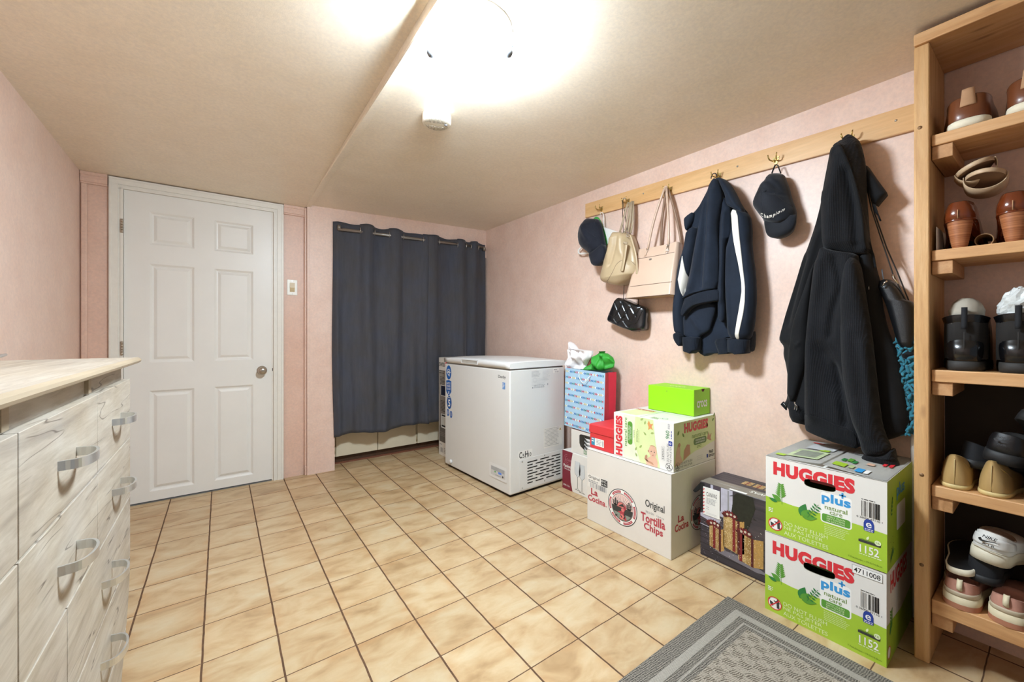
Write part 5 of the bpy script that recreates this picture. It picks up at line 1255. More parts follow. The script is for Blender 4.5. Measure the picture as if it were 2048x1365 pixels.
def chain(parent, pts, r=.0032, th=.0009, m=M_gun):
    mb = MB(); pts = [V(p) for p in pts]; seg = []
    L = sum((b-a).length for a, b in zip(pts, pts[1:])); n_ = int(L/(r*1.75)); k = 0
    for i in range(n_):
        s_ = L*i/n_
        for a, b in zip(pts, pts[1:]):
            l = (b-a).length
            if s_ <= l: p = a+(b-a)*(s_/l); d = (b-a).normalized(); break
            s_ -= l
        side = d.cross(V((1, 0, 0))).normalized() if i % 2 else V((1, 0, 0))
        mb.tube([p + d*r*1.25*math.cos(2*PI*j/10) + side*r*.75*math.sin(2*PI*j/10) for j in range(10)], th, m, 5, closed=True)
    return wpart('chain', mb, parent)
ca = [(.217,1.275),(.211,1.361),(.209,1.443)]; cb = [(.104,1.235),(.106,1.267)]
chain(t, [(.83, y, z) for y, z in ca] + [(FXR-.041, HOOKS[1]+.012, hz(1)+.014)])
chain(t, [(.83, y, z) for y, z in cb] + [(.850, .17, 1.52), (FXR-.040, HOOKS[1]+.010, hz(1)+.014)])
mb = MB(); q = [(.202,1.267),(.170,1.249),(.112,1.226),(.093,1.229)]; mb.tube([(.815, y, z+.004) for y, z in q], .0024, M_quilt, 7); wpart('top_handle', mb, t)

# ------------------------------------------------------------------ 3rd hook: blush tote
t = thing('tote_bag', 'large blush leather tote bag with silver charms hanging beside the navy jacket', 'handbag', (FXR-.05, HOOKS[2], hz(2)))
tl, tr_, br_, bl = [(.090,1.567),(-.192,1.564),(-.364,1.285),(.132,1.284)]
tr2 = (tr_[0]-.06, tr_[1]); yl, yr = bl[0], -.172
zt, zb = 1.563, 1.268
def tote_p(u, v, side):      # u along the bag, v up; the sides pinch in towards the top
    y = (bl[0]+(tl[0]-bl[0])*v) + u*((yr+.008)-(bl[0])) * (1-.16*v) - 0
    d = .125*(1-v)+.050*v + .012*math.sin(PI*u)*math.sin(PI*v)
    x = FXR-.006 - (d if side else 0)
    return (x, y, zb+(zt-zb)*v + .012*(u-.5)*(0) - .004*math.sin(PI*u)*v)
mb = MB(); N_ = 24
ring_rows = []
for j in range(17):
    v = j/16; row = [tote_p(i/N_, v, 1) for i in range(N_+1)] + [tote_p(1-i/N_, v, 0) for i in range(N_+1)]
    ring_rows.append(row)
vs_ = mb.grid(ring_rows, M_tote, closed=True)
bmesh.ops.recalc_face_normals(mb.bm, faces=mb.bm.faces)
body = wpart('bag_body', mb, t)
mb = MB(); mb.face([(p[0], p[1], p[2]-.0005) for p in ring_rows[0]], M_tote2)
fr_ = [tote_p(i/N_, 0, 1) for i in range(N_+1)]; mb.tube([(x-.0005, y, z) for x, y, z in fr_], .0017, M_edge, 6); part('base_panel', mb, body)
mb = MB(); mb.face([(x, y, z-.02) for x, y, z in ring_rows[-1]], M_edge); part('top_lining', mb, body)
def tq(u, v, o=.001): p = tote_p(u, v, 1); return (p[0]-o, p[1], p[2])
mb = MB()
for v, u0, u1 in ((.80, .06, .97), (.235, .05, 1)): mb.tube([tq(u0+(u1-u0)*i/20, v+ (0 if v < .5 else 0)) for i in range(21)], .0011, M_edge, 5)
part('seam_lines', mb, body)
mb = MB(); c = tq(.42, .745); mb.box((c[0]-.004, c[1]-.008, c[2]-.005), (c[0]+.002, c[1]+.008, c[2]+.005), M_steel, .002); part('metal_badge', mb, body)
apex = (FXR-.040, HOOKS[2], hz(2)+.012)
for u, front in ((.26, 1), (.80, 1), (.46, 0), (.98, 0)):
    a = tote_p(u, .97, front); b = V(apex)+V((-.006 if front else .008, (.004 if u < .5 else -.006), 0))
    P = [V(a)+(b-V(a))*(i/10) + V((-.006 if front else 0, 0, 0))*math.sin(PI*i/10) + V((0, (.008 if u < .5 else -.008)*math.sin(PI*i/10), .0)) for i in range(11)]
    mb = MB(); mb.tube(P, .0068, M_tote if front else mat('strap_inside_brown', '#8d6f58', .5), 8); wpart('strap', mb, t)
mb = MB(); mb.tube([apex+V((0, .006*math.cos(PI*i/6), .007*math.sin(PI*i/6))) if False else V(apex)+V((-.004, .007*math.cos(PI*i/6), .008*math.sin(PI*i/6))) for i in range(7)], .0055, M_tote, 8); wpart('strap', mb, t)
for u in (.26, .80):
    mb = MB(); a = V(tq(u, .97, .004)); b = V(tq(u-.02, .83, .004))
    mb.tube([a+V((0, .008*math.cos(2*PI*i/14), .007*math.sin(2*PI*i/14))) for i in range(14)], .0018, M_chrome, 6, closed=True)
    wpart('strap_ring', mb, t)
    mb = MB(); mb.tube([a-V((0,0,.007)), (a+b)/2, b], .0062, M_tote, 8, flat=.35, up=(0, 1, 0)); wpart('strap_tab', mb, t)
mb = MB(); p0 = V(tq(.80, .97, .010)); q0 = p0+V((-.004, 0, -.062)); mb.tube([p0, p0+V((-.004, .008, -.03)), q0, p0+V((-.006, -.008, -.03)), p0], .0022, M_chrome, 7)
mb.tube([q0+V((0, .006*math.cos(2*PI*i/12), -.007+.007*math.sin(2*PI*i/12))) for i in range(12)], .0015, M_chrome, 6, closed=True); wpart('charm_clip', mb, t)
mb = MB(); c = q0+V((-.003, .0, -.034)); mb.lathe([(0, -.003), (.016, -.003), (.018, 0), (.016, .003), (0, .003)], c, M_chrome, 'x', 24, sx=1, sy=1.25); wpart('charm', mb, t)

# ------------------------------------------------------------------ 4th hook: navy track jacket
jk = thing('track_jacket', 'navy track jacket with white sleeve stripes hanging on a hook', 'jacket', (FXR-.05, HOOKS[3], hz(3)))
W = FXR-.004
Jb = [(-.368,1.856),(-.342,1.845),(-.306,1.787),(-.257,1.713),(-.196,1.686),(-.193,1.667),(-.204,1.613),(-.197,1.554),(-.173,1.467),(-.152,1.424),(-.135,1.272),(-.131,1.117),(-.157,1.055),(-.280,.945),(-.306,.937),(-.364,.963),(-.466,.958),(-.517,.963),(-.536,1.068),(-.548,1.219),(-.542,1.345),(-.527,1.466),(-.527,1.572),(-.517,1.634),(-.492,1.667),(-.453,1.763),(-.426,1.808),(-.399,1.836)]
sfb = Soft(Jb, W, .050, wob=.008, wsc=8, nz=80, ny=50, edge=.5); wpart('back_panel', sfb.mesh(MB(), M_navyf), jk)
Jl = [(-.219,1.607),(-.272,1.625),(-.279,1.572),(-.241,1.410),(-.221,1.338),(-.203,1.243),(-.198,1.183),(-.208,1.048),(-.201,1.040),(-.154,1.055),(-.144,1.117),(-.142,1.193),(-.151,1.308),(-.169,1.435),(-.200,1.498),(-.211,1.549)]
sfl = Soft(Jl, W-.030, .060, wob=.008, wsc=9, nz=80, ny=30); sl = wpart('left_sleeve', sfl.mesh(MB(), M_navyf), jk)
mb = MB(); sfl.strip(mb, [(-.213,1.471),(-.228,1.359),(-.207,1.246),(-.186,1.349)], M_stripe, .006, 40, 6, sm=0); part('sleeve_stripe', mb, sl)
Jlc = [(-.151,1.058),(-.177,1.064),(-.205,1.061),(-.205,.994),(-.188,.989),(-.165,1.011),(-.152,1.036)]
sfc = Soft(Jlc, W-.04, .06, nz=20, ny=20, bb=.95, tb=.9, pw=4); wpart('left_cuff', sfc.mesh(MB(), M_navyr), jk)
Jp = [(-.402,1.825),(-.374,1.811),(-.351,1.741),(-.334,1.654),(-.306,1.561),(-.266,1.403),(-.239,1.275),(-.225,1.239),(-.233,1.244),(-.302,1.266),(-.360,1.273),(-.412,1.275),(-.411,1.417),(-.408,1.575),(-.423,1.667),(-.431,1.719),(-.423,1.776)]
sfp = Soft(Jp, W-.078, .045, folds=[([(-.347,1.742),(-.331,1.591),(-.302,1.398),(-.272,1.272)], .022, .020), ([(-.395,1.791),(-.386,1.649),(-.374,1.485),(-.367,1.284)], .030, .022), ([(-.367,1.737),(-.356,1.565),(-.331,1.281)], .012, -.010)], wob=.008, wsc=9, nz=90, ny=56, edge=.45, pw=4, tb=.9)
fp = wpart('front_panel', sfp.mesh(MB(), M_navyf), jk)
Jh = [(-.234,1.240),(-.242,1.244),(-.310,1.266),(-.368,1.272),(-.421,1.274),(-.423,1.214),(-.382,1.215),(-.310,1.207),(-.265,1.185),(-.234,1.150),(-.222,1.152),(-.217,1.169)]
sfh = Soft(Jh, W-.080, .046, nz=26, ny=50, edge=.6, pw=5, tb=.9, wob=.006); wpart('hem_band', sfh.mesh(MB(), M_navyr), jk)
Jm = [(-.415,1.717),(-.432,1.726),(-.442,1.693),(-.460,1.661),(-.463,1.526),(-.444,1.516),(-.436,1.470),(-.434,1.314),(-.435,1.177),(-.430,1.109),(-.405,1.117),(-.400,1.186),(-.400,1.386),(-.400,1.566),(-.411,1.667)]
sfm = Soft(Jm, W-.066, .034, wob=.008, wsc=9, folds=[([(-.439,1.649),(-.429,1.448),(-.425,1.211)], .012, .014)], nz=80, ny=30); wpart('right_front', sfm.mesh(MB(), M_navyf), jk)
Ji = [(-.201,1.154),(-.247,1.187),(-.300,1.210),(-.379,1.212),(-.381,1.173),(-.358,1.104),(-.347,1.069),(-.304,1.049),(-.296,1.032),(-.209,1.036),(-.203,1.100)]
sfi = Soft(Ji, W-.052, .034, tb=.9, pw=4, wob=.008, nz=40, ny=36, folds=[([(-.264,1.142),(-.302,1.076)], .012, .01)]); wpart('lower_left_front', sfi.mesh(MB(), M_navyf), jk)
Jic = [(-.212,1.040),(-.257,1.042),(-.303,1.038),(-.298,.972),(-.263,.953),(-.218,.964)]
wpart('middle_cuff', Soft(Jic, W-.045, .07, nz=20, ny=22, edge=.5, bb=.95, tb=.9, pw=4, sm=0).mesh(MB(), M_navyr), jk)
Jd = [(-.379,1.030),(-.441,1.041),(-.454,.960),(-.395,.953),(-.374,1.013)]
wpart('back_hem', Soft(Jd, W-.02, .07, nz=20, ny=22, edge=.5, bb=.95, tb=.9, pw=4, sm=0).mesh(MB(), M_navyr), jk)
Jr = [(-.468,1.657),(-.506,1.642),(-.541,1.616),(-.551,1.557),(-.552,1.454),(-.569,1.342),(-.574,1.220),(-.565,1.099),(-.547,1.026),(-.506,1.023),(-.452,1.031),(-.445,1.142),(-.443,1.277),(-.446,1.445),(-.454,1.501),(-.468,1.549)]
sfr = Soft(Jr, W-.05, .085, wob=.008, wsc=8, folds=[([(-.468,1.482),(-.462,1.309),(-.471,1.075)], .014, .012), ([(-.544,1.526),(-.559,1.299),(-.550,1.093)], .014, .008)], nz=100, ny=40); sr = wpart('right_sleeve', sfr.mesh(MB(), M_navyf), jk)
mb = MB(); sfr.strip(mb, [(-.477,1.649),(-.513,1.628),(-.518,1.536),(-.531,1.404),(-.542,1.299),(-.545,1.260),(-.543,1.180),(-.523,1.074),(-.515,1.027),(-.501,1.027),(-.506,1.087),(-.524,1.197),(-.533,1.268),(-.521,1.366),(-.502,1.461),(-.486,1.562)], M_stripe, .003, 110, 8, sm=1); part('sleeve_stripe', mb, sr)
Jrc = [(-.451,1.036),(-.494,1.031),(-.545,1.030),(-.541,.964),(-.495,.958),(-.454,.969)]
wpart('right_cuff', Soft(Jrc, W-.05, .08, nz=22, ny=30, edge=.5, bb=.95, tb=.9, pw=4, sm=0).mesh(MB(), M_navyr), jk)
Jrd = [(-.528,1.048),(-.548,1.074),(-.545,.978),(-.526,.968)]
wpart('side_hem', Soft(Jrd, W-.02, .05, nz=16, ny=14).mesh(MB(), M_navyr), jk)
Jc = [(-.403,1.827),(-.432,1.812),(-.455,1.788),(-.480,1.744),(-.506,1.682),(-.528,1.626),(-.513,1.631),(-.472,1.658),(-.445,1.682),(-.443,1.726),(-.426,1.768)]
sfk = Soft(Jc, W-.075, .045, pw=4, tb=.85, folds=[([(-.435,1.799),(-.468,1.729),(-.506,1.652)], .014, .014)], nz=50, ny=34, wob=.006); wpart('collar', sfk.mesh(MB(), M_navyf), jk)
Jcl = [(-.258,1.707),(-.202,1.683),(-.199,1.664),(-.210,1.604),(-.235,1.627),(-.255,1.667)]
wpart('collar_corner', Soft(Jcl, W-.03, .045, nz=24, ny=18).mesh(MB(), M_navyf), jk)

mb = MB(); mb.tube([(FXR-.040+.002*math.cos(PI*i/8), HOOKS[3]+.016*math.cos(PI*i/8)+.004, hz(3)-.004+.022*math.sin(PI*i/8)) for i in range(9)], .0022, M_navyf, 6); wpart('hanging_loop', mb, jk)
# ------------------------------------------------------------------ 5th hook: black cap with script lettering
cr = [(-.600,1.780),(-.616,1.784),(-.641,1.782),(-.668,1.772),(-.680,1.735),(-.691,1.703),(-.701,1.649),(-.715,1.606),(-.719,1.575),(-.712,1.553),(-.680,1.545),(-.641,1.548),(-.616,1.556),(-.596,1.570),(-.589,1.586),(-.573,1.611),(-.549,1.650),(-.546,1.667),(-.551,1.688),(-.575,1.733),(-.593,1.755)]
br = [(-.597,1.581),(-.615,1.558),(-.644,1.550),(-.677,1.551),(-.703,1.556),(-.722,1.577),(-.727,1.558),(-.726,1.537),(-.714,1.504),(-.687,1.487),(-.649,1.483),(-.625,1.491),(-.610,1.507),(-.602,1.543)]
t, sf, bf, crn = cap_thing('black baseball cap with white script lettering on the fifth hook', cr, br, FXR-.010, [([(-.627,1.694),(-.655,1.674),(-.677,1.667)], .012, -.012), ([(-.615,1.754),(-.649,1.719),(-.666,1.683)], .014, -.012)], [[(-.608,1.696),(-.609,1.649),(-.615,1.597)], [(-.615,1.701),(-.655,1.674),(-.687,1.634),(-.711,1.610)], [(-.605,1.700),(-.578,1.689),(-.560,1.668)]], M_capf, d=.115)
bt = [(-.620,1.693)][0]; mb = MB(); mb.lathe([(0, -.005), (.005, -.004), (.0075, -.001), (.0078, .003)], (sf.x(*bt), bt[0], bt[1]), M_capf, 'x', 16); part('button', mb, crn)
st = [(-.616,1.794),(-.621,1.808),(-.629,1.827),(-.636,1.827),(-.641,1.822),(-.646,1.803),(-.652,1.784)]
mb = MB(); mb.tube([(FXR-.03, y, z) for y, z in st], .0055, M_capf, 8, flat=.4); wpart('back_strap', mb, t)
# embroidery: each letter follows the crown
cv = [(-.596,1.590),(-.616,1.576),(-.636,1.569),(-.655,1.569),(-.674,1.577),(-.695,1.591)]
def along(tt):
    s_ = tt*(len(cv)-1); i = min(int(s_), len(cv)-2); f_ = s_-i
    a, b = cv[i], cv[i+1]; return (a[0]+(b[0]-a[0])*f_, a[1]+(b[1]-a[1])*f_), (b[0]-a[0], b[1]-a[1])
mb = MB(); wi = mb.mi(M_stripe); word = 'Champion'; wd = [1.25, .95, .9, 1.3, .95, .5, .9, .95]; tot = sum(wd); acc = 0
for ch, w_ in zip(word, wd):
    (y0, z0), (dy, dz) = along((acc+.1)/tot); (y1, z1), _ = along((acc+w_*.98)/tot); L_ = math.hypot(y1-y0, z1-z0); hh = {'C': .017, 'h': .016, 'p': .013, 'i': .013}.get(ch, .010); zo = -.004 if ch == 'p' else 0
    ux, uz = (y1-y0)/L_, (z1-z0)/L_
    for tri in glyphs(ch, .03, .35)[0]:
        pts = []
        for a, b in tri:
            y = y0+ux*a*L_ + uz*b*hh*0; z = z0+uz*a*L_ + b*hh + zo; pts.append((sf.x(y, z)-.0022, y, z))
        f_ = mb.bm.faces.new([mb.bm.verts.new(p) for p in pts]); f_.material_index = wi
    acc += w_
part('script_lettering', mb, crn)

# ------------------------------------------------------------------ 6th hook: zip jacket behind, waffle hoodie in front, leather bag beside
Hj = [(-.842,1.848),(-.822,1.724),(-.810,1.645),(-.805,1.627),(-.807,1.613),(-.783,1.507),(-.751,1.406),(-.743,1.397),(-.716,1.297),(-.678,1.163),(-.668,1.125),(-.649,1.047),(-.648,1.023),(-.668,1.000),(-.664,.960),(-.674,.924),(-.683,.855),(-.681,.768),(-.665,.740),(-.689,.720),(-.694,.671),(-.721,.664),(-.765,.670),(-.838,.650),(-.898,.662),(-.915,.823),(-.955,1.337),(-.931,1.600),(-.923,1.786)]
zj = thing('zip_jacket', 'black fleece zip jacket half hidden behind the black hoodie', 'jacket', (FXR-.03, HOOKS[5], hz(5)))
sfz = Soft(Hj, W, .075, wob=.012, wsc=8, nz=110, ny=50, sm=1, folds=[([(-.806,1.487),(-.774,1.360),(-.745,1.251),(-.726,1.145),(-.711,.974),(-.711,.768)], .018, .018), ([(-.665,1.037),(-.691,1.014)], .02, .01), ([(-.765,1.384),(-.736,1.281),(-.706,1.175),(-.686,1.089)], .012, -.014)])
zb = wpart('jacket_body', sfz.mesh(MB(), M_blackf), zj)
sl = [(-.793,1.357),(-.803,1.339),(-.793,1.275),(-.774,1.093),(-.775,1.071),(-.765,.920),(-.745,.840),(-.728,.758),(-.696,.766),(-.695,.881),(-.699,.997),(-.711,1.089),(-.736,1.168)]
sfz2 = Soft(sl, W-.045, .055, wob=.008, nz=80, ny=30, folds=[([(-.706,.993),(-.733,1.003),(-.752,1.018)], .006, .008)]); wpart('front_panel', sfz2.mesh(MB(), M_blackf), zj)
zh = [(-.696,.767),(-.728,.763),(-.765,.735),(-.766,.676),(-.733,.671),(-.705,.676)]
wpart('hem_band', Soft(zh, W-.05, .05, nz=24, ny=24).mesh(MB(), M_wafr), zj)
zc = [(-.677,.746),(-.687,.760),(-.698,.743),(-.699,.723)]
mb = MB(); mb.prism(zc, 'x', W-.10, W-.085, M_blackf, .002); mb.tube([(W-.102, y, z) for y, z in [(-.689,.755),(-.696,.747),(-.700,.741)]], .0016, M_steel, 6); wpart('hem_corner', mb, zj)
zp = [(-.736,.762),(-.739,.753),(-.735,.734)]
mb = MB(); y, z = zp[0]; mb.box((W-.112, y-.003, z-.005), (W-.104, y+.003, z+.004), M_chrome, .001); mb.tube([(W-.112, zp[0][0], zp[0][1]), (W-.113, zp[1][0], zp[1][1]), (W-.111, zp[2][0], zp[2][1])], .0017, M_chrome, 6); mb.tube([(W-.111, zp[0][0], zp[0][1]), (W-.112, zp[1][0]-.006, zp[1][1]-.004), (W-.111, zp[2][0]-.007, zp[2][1]-.002)], .0015, M_chrome, 6); wpart('zip_pull', mb, zj)

hd = thing('hoodie', 'black waffle knit hoodie hanging by its hood beside the shoe shelf', 'hoodie', (FXR-.06, HOOKS[5], hz(5)))
Hr = [(-.938,1.372),(-.973,1.381),(-.985,1.304),(-1.000,1.237),(-1.000,1.183),(-1.018,1.064),(-1.051,.972),(-1.067,.872),(-1.086,.703),(-1.054,.678),(-1.010,.651),(-.985,.643),(-.962,.679),(-.922,.878),(-.906,1.190)]
sfr = Soft(Hr, W-.02, .075, wob=.01, wsc=8, nz=100, ny=40, folds=[([(-1.015,1.132),(-1.033,.938),(-1.054,.724)], .025, .012)], tb=.8); wpart('right_body', sfr.mesh(MB(), M_blackf), hd)
Hbd = [(-.830,1.406),(-.880,1.380),(-.943,1.362),(-.949,1.331),(-.955,1.265),(-.969,1.109),(-.976,.885),(-.984,.648),(-.949,.621),(-.929,.622),(-.855,.632),(-.815,.643),(-.784,.653),(-.776,.658),(-.773,.701),(-.774,.966),(-.784,1.087),(-.790,1.152),(-.802,1.282),(-.810,1.335),(-.822,1.371)]
sfd = Soft(Hbd, W-.06, .095, wob=.008, wsc=8, nz=120, ny=64, pw=3, edge=.5, tb=.85, folds=[([(-.832,1.369),(-.818,1.242),(-.800,1.141),(-.791,.978),(-.805,.708)], .026, .022), ([(-.879,1.361),(-.895,1.297),(-.904,1.234),(-.879,1.137),(-.866,1.033)], .014, -.014), ([(-.840,1.006),(-.862,.928),(-.891,.826)], .03, -.022), ([(-.879,.939),(-.900,.827),(-.916,.701)], .012, -.018)])
bd = wpart('front_body', sfd.mesh(MB(), M_waf), hd)
hb = [(-.776,.732),(-.817,.728),(-.856,.715),(-.898,.700),(-.927,.695),(-.946,.676),(-.951,.625),(-.931,.623),(-.856,.633),(-.817,.644),(-.786,.654),(-.777,.659)]
mb = MB(); sfd.strip(mb, hb, M_wafr, .004, 40, 40); part('hem_band', mb, bd)
Hs = [(-.907,1.282),(-.899,1.212),(-.898,1.125),(-.899,.972),(-.908,.856),(-.927,.742),(-.955,.663),(-.963,.606),(-.992,.603),(-1.025,.615),(-1.046,.639),(-1.032,.674),(-1.020,.719),(-1.011,.804),(-1.000,.938),(-.990,1.059),(-.976,1.171),(-.964,1.261),(-.955,1.321),(-.935,1.349),(-.917,1.331)]
sfs = Soft(Hs, W-.10, .085, wob=.007, wsc=9, nz=130, ny=44, folds=[([(-.923,1.084),(-.939,.884),(-.970,.690)], .02, .010), ([(-.977,1.034),(-.992,.840),(-1.000,.672)], .016, .010)]); wpart('near_sleeve', sfs.mesh(MB(), M_waf), hd)
Hc = [(-.962,.610),(-.992,.605),(-1.025,.620),(-1.047,.646),(-1.055,.613),(-1.074,.572),(-1.043,.561),(-1.000,.551),(-.964,.549)]
wpart('cuff', Soft(Hc, W-.10, .08, nz=34, ny=40, edge=.5, wob=.004).mesh(MB(), M_wafr), hd)
Hh = [(-.919,1.827),(-.901,1.823),(-.892,1.811),(-.875,1.816),(-.863,1.802),(-.857,1.768),(-.847,1.713),(-.840,1.651),(-.824,1.618),(-.826,1.542),(-.830,1.405),(-.846,1.393),(-.889,1.375),(-.942,1.361),(-.977,1.359),(-.975,1.427),(-.969,1.528),(-.965,1.629),(-.964,1.694),(-.954,1.758),(-.946,1.792),(-.931,1.818)]
sfh = Soft(Hh, W-.045, lambda z: .10, wob=.008, wsc=8, nz=120, ny=64, pw=2.8, edge=.45, tb=.5, endr=.05, folds=[([(-.896,1.789),(-.918,1.735),(-.948,1.604),(-.969,1.474),(-.981,1.359)], .015, .018), ([(-.894,1.775),(-.886,1.700),(-.869,1.612),(-.860,1.499),(-.856,1.395)], .03, .018), ([(-.918,1.689),(-.934,1.553),(-.944,1.380)], .014, -.016), ([(-.881,1.800),(-.865,1.749)], .012, .01)])
hh_ = wpart('hood', sfh.mesh(MB(), M_waf), hd)
mb = MB(); sfh.drape(mb, [(-.834,1.401),(-.884,1.376),(-.946,1.359)], .0026, M_waf, 7, 16); part('neck_seam', mb, hh_)
mb = MB(); sfh.strip(mb, [(-.881,1.806),(-.898,1.790),(-.920,1.745),(-.950,1.609),(-.969,1.479),(-.981,1.359),(-.990,1.303),(-.979,1.302),(-.969,1.375),(-.956,1.487),(-.938,1.607),(-.912,1.732),(-.894,1.783),(-.875,1.782)], M_blackf, .006, 90, 8); part('hood_edge_band', mb, hh_)
Hf = [(-.951,1.710),(-.962,1.701),(-.992,1.637),(-1.019,1.580),(-.987,1.543),(-.977,1.551),(-.962,1.616)]
wpart('hood_flap', Soft(Hf, W-.03, .055, nz=36, ny=30, sm=0, edge=.6).mesh(MB(), M_blackf), hd)
Hk = [(-.938,1.802),(-.922,1.831),(-.911,1.839),(-.895,1.835),(-.884,1.821),(-.906,1.794),(-.938,1.797)]
wpart('hood_peak', Soft(Hk, W-.04, .075, nz=24, ny=26).mesh(MB(), M_blackf), hd)
for pts in ([(-.982,1.544),(-.988,1.518),(-.996,1.501)], [(-.987,1.541),(-.997,1.499),(-1.004,1.476)]):
    mb = MB(); mb.tube([(W-.085, y, z) for y, z in pts], .0028, M_blackf, 7); wpart('drawstring', mb, hd)
fe = [(-1.000,1.300),(-1.006,1.248),(-1.021,1.159),(-1.032,1.121),(-1.049,1.044),(-1.065,.969)]
mb = MB(); mb.tube([(sfr.x(y, z)-.002, y, z) for y, z in fe], .0022, mat('grey_zip_tape', '#5a5d64', .7), 6); wpart('zip_tape', mb, hd)
for (y, z) in [(-.979,1.225)]: mb = MB(); mb.tube([(W-.125, y, z+.006), (W-.125, y, z-.005)], .0014, M_steel, 6); wpart('cord_tip', mb, hd)

lb = thing('leather_bag', 'black pebbled leather bag hanging between the hoodie and the shelf post', 'handbag', (.83, -1.0, 1.45))
Lb = [(-.982,1.254),(-1.016,1.263),(-1.033,1.251),(-1.053,1.215),(-1.070,1.170),(-1.081,1.179),(-1.096,1.140),(-1.094,1.001),(-1.081,.997),(-1.053,.989),(-1.045,1.015),(-1.024,1.108),(-1.009,1.174)]
M_peb = mat('black_pebbled_leather', '#131416', .34, var=.05, bump=.35, bscale=420)
wpart('bag_body', Soft(Lb, W, .085, nz=60, ny=36, edge=.5, pw=3).mesh(MB(), M_peb), lb)
Lbb = [(-1.052,.991),(-1.081,1.000),(-1.096,1.003),(-1.098,.963),(-1.067,.959),(-1.054,.961)]
wpart('bag_base', Soft(Lbb, W, .08, nz=16, ny=26, edge=.6).mesh(MB(), M_blackf), lb)
s1 = [(-.938,1.752),(-.971,1.536),(-.996,1.430),(-1.033,1.275),(-1.054,1.214),(-1.079,1.142)]; s2 = [(-.931,1.762),(-.974,1.521),(-1.009,1.381),(-1.038,1.287),(-1.067,1.185),(-1.081,1.117)]
for q, x in ((s1, W-.055), (s2, W-.02)):
    mb = MB(); mb.tube([(x, y, z) for y, z in q], .0045, M_peb, 8, flat=.5); wpart('strap', mb, lb)
for q in ([(-1.010,1.230),(-1.017,1.244),(-1.025,1.249)], [(-1.039,1.271),(-1.042,1.256),(-1.054,1.236)]):
    mb = MB(); mb.tube([(W-.098, y, z) for y, z in q], .0028, M_chrome, 7); wpart('buckle', mb, lb)

# teal chenille mop head with a thin pole, between the hoodie and the post
tm = thing('chenille_mop', 'teal chenille mop with thin white pole leaning between hoodie and shelf post', 'mop', (.84, -1.075, 0))
M_teal = mat('teal_chenille', '#1f6f83', .9, var=.2, scale=40, sheen=.3)
mb = MB(); mb.tube([(0, -.012, .02), (0, -.008, .6), (.01, 0, 1.15)], .008, M_hang, 10); part('pole', mb, tm)
mb = MB(); r = random.Random(9)
for k in range(210):
    y = r.uniform(-.032, .035); z = r.uniform(.69, 1.04); x = -.028-.016*(1-(y/.04)**2)*r.random()
    d = V((r.uniform(-.5, .1), r.uniform(-.7, .7), r.uniform(-1, -.2))).normalized(); L_ = r.uniform(.020, .032); rr_ = r.uniform(.0042, .0058)
    c = V((x, y, z)); mb.tube([c-d*L_/2, c-d*L_*.3, c+d*L_*.3, c+d*L_/2], [rr_*.5, rr_, rr_, rr_*.5], M_teal, 6)
mb.box((-.03, -.034, .69), (.02, .036, 1.04), M_teal, .01, 2)
mh_ = part('mop_head', mb, tm)

# ------------------------------------------------------------------ timber shoe shelf
SY0, SY1 = -1.119, -1.960      # near the coats ... beyond the frame
sh = thing('shoe_shelf', 'rough timber shoe shelf with open bays on the right', 'shelf', (.75, -1.54, 0))
def plank(name, a, b, m, bevel=.003):
    mb = MB(); mb.box(a, b, m, bevel, 2); return wpart(name, mb, sh)
up = plank('upright', (.615, -1.155, 0), (XR-.004, SY0, 1.985), M_woodz, .004)
for z in (.60, 1.72, .31): mb = MB(); mb.lathe([(0, -.0012), (.0055, -.001), (.006, .002)], (.615, -1.137+.004*(z > 1), z), mat('rusty_nail', '#8a6846', .5, .4), 'x', 14); part('nail_head', mb, up)
plank('upright', (.615, SY1, 0), (XR-.004, SY1+.036, 1.985), M_woodz, .004)
plank('top_board', (.605, SY1-.02, 1.985), (XR-.004, SY0-.001, 2.022), M_woody)
plank('back_panel', (XR-.0065, SY1+.037, .21), (XR-.0035, -1.1565, .90), mat('lower_bay_shade', '#2c2118', .75, var=.15, scale=9), .0005)  # sheet added behind the lower bays; its dark brown stands in for shade
SH = {'A': (1.690, .035), 'B': (1.321, .034), 'C': (.939, .038), 'D': (.570, .036), 'E': (.204, .044)}
for k, (z, t_) in SH.items():
    plank('shelf_board', (.632, SY1+.037, z-t_), (.755, -1.1565, z), M_woody); plank('shelf_board', (.757, SY1+.037, z-t_), (XR-.008, -1.1565, z), M_woody)
    plank('cleat', (.640, -1.203, z-t_-.043), (XR-.01, -1.1565, z-t_-.0005), M_woodx, .002); plank('cleat', (.640, SY1+.037, z-t_-.043), (XR-.01, SY1+.084, z-t_-.0005), M_woodx, .002)

# ------------------------------------------------------------------ shoes
def interp(tab, t):
    for (a, va), (b, vb) in zip(tab, tab[1:]):
        if a <= t <= b: f = (t-a)/(b-a) if b > a else 0; f = f*f*(3-2*f) if False else f; return va+(vb-va)*f
    return tab[-1][1]
WT = [(0, 0), (.012, .30), (.03, .46), (.06, .58), (.10, .67), (.18, .74), (.30, .75), (.42, .76), (.55, .88), (.68, 1), (.78, .99), (.86, .88), (.92, .70), (.96, .50), (.985, .30), (1, 0)]
TS = [0, .012, .03, .06, .10, .18, .30, .42, .55, .68, .78, .86, .92, .96, .985, 1]
def loop(L, W, inset=0, pointed=0):
    pts = []
    for t in TS: pts.append((t, interp(WT, t)*(1-pointed*max(0, t-.7)*2)))
    r = [(t*L, -w*W/2) for t, w in pts] + [(t*L, w*W/2) for t, w in pts[-2:0:-1]]
    out = []
    for x, y in r:
        cx = min(max(x, L*.12), L*.85); k = 1-inset/max(.012, math.hypot(x-cx, y)) if inset else 1
        out.append((cx+(x-cx)*k, y*k))
    return out
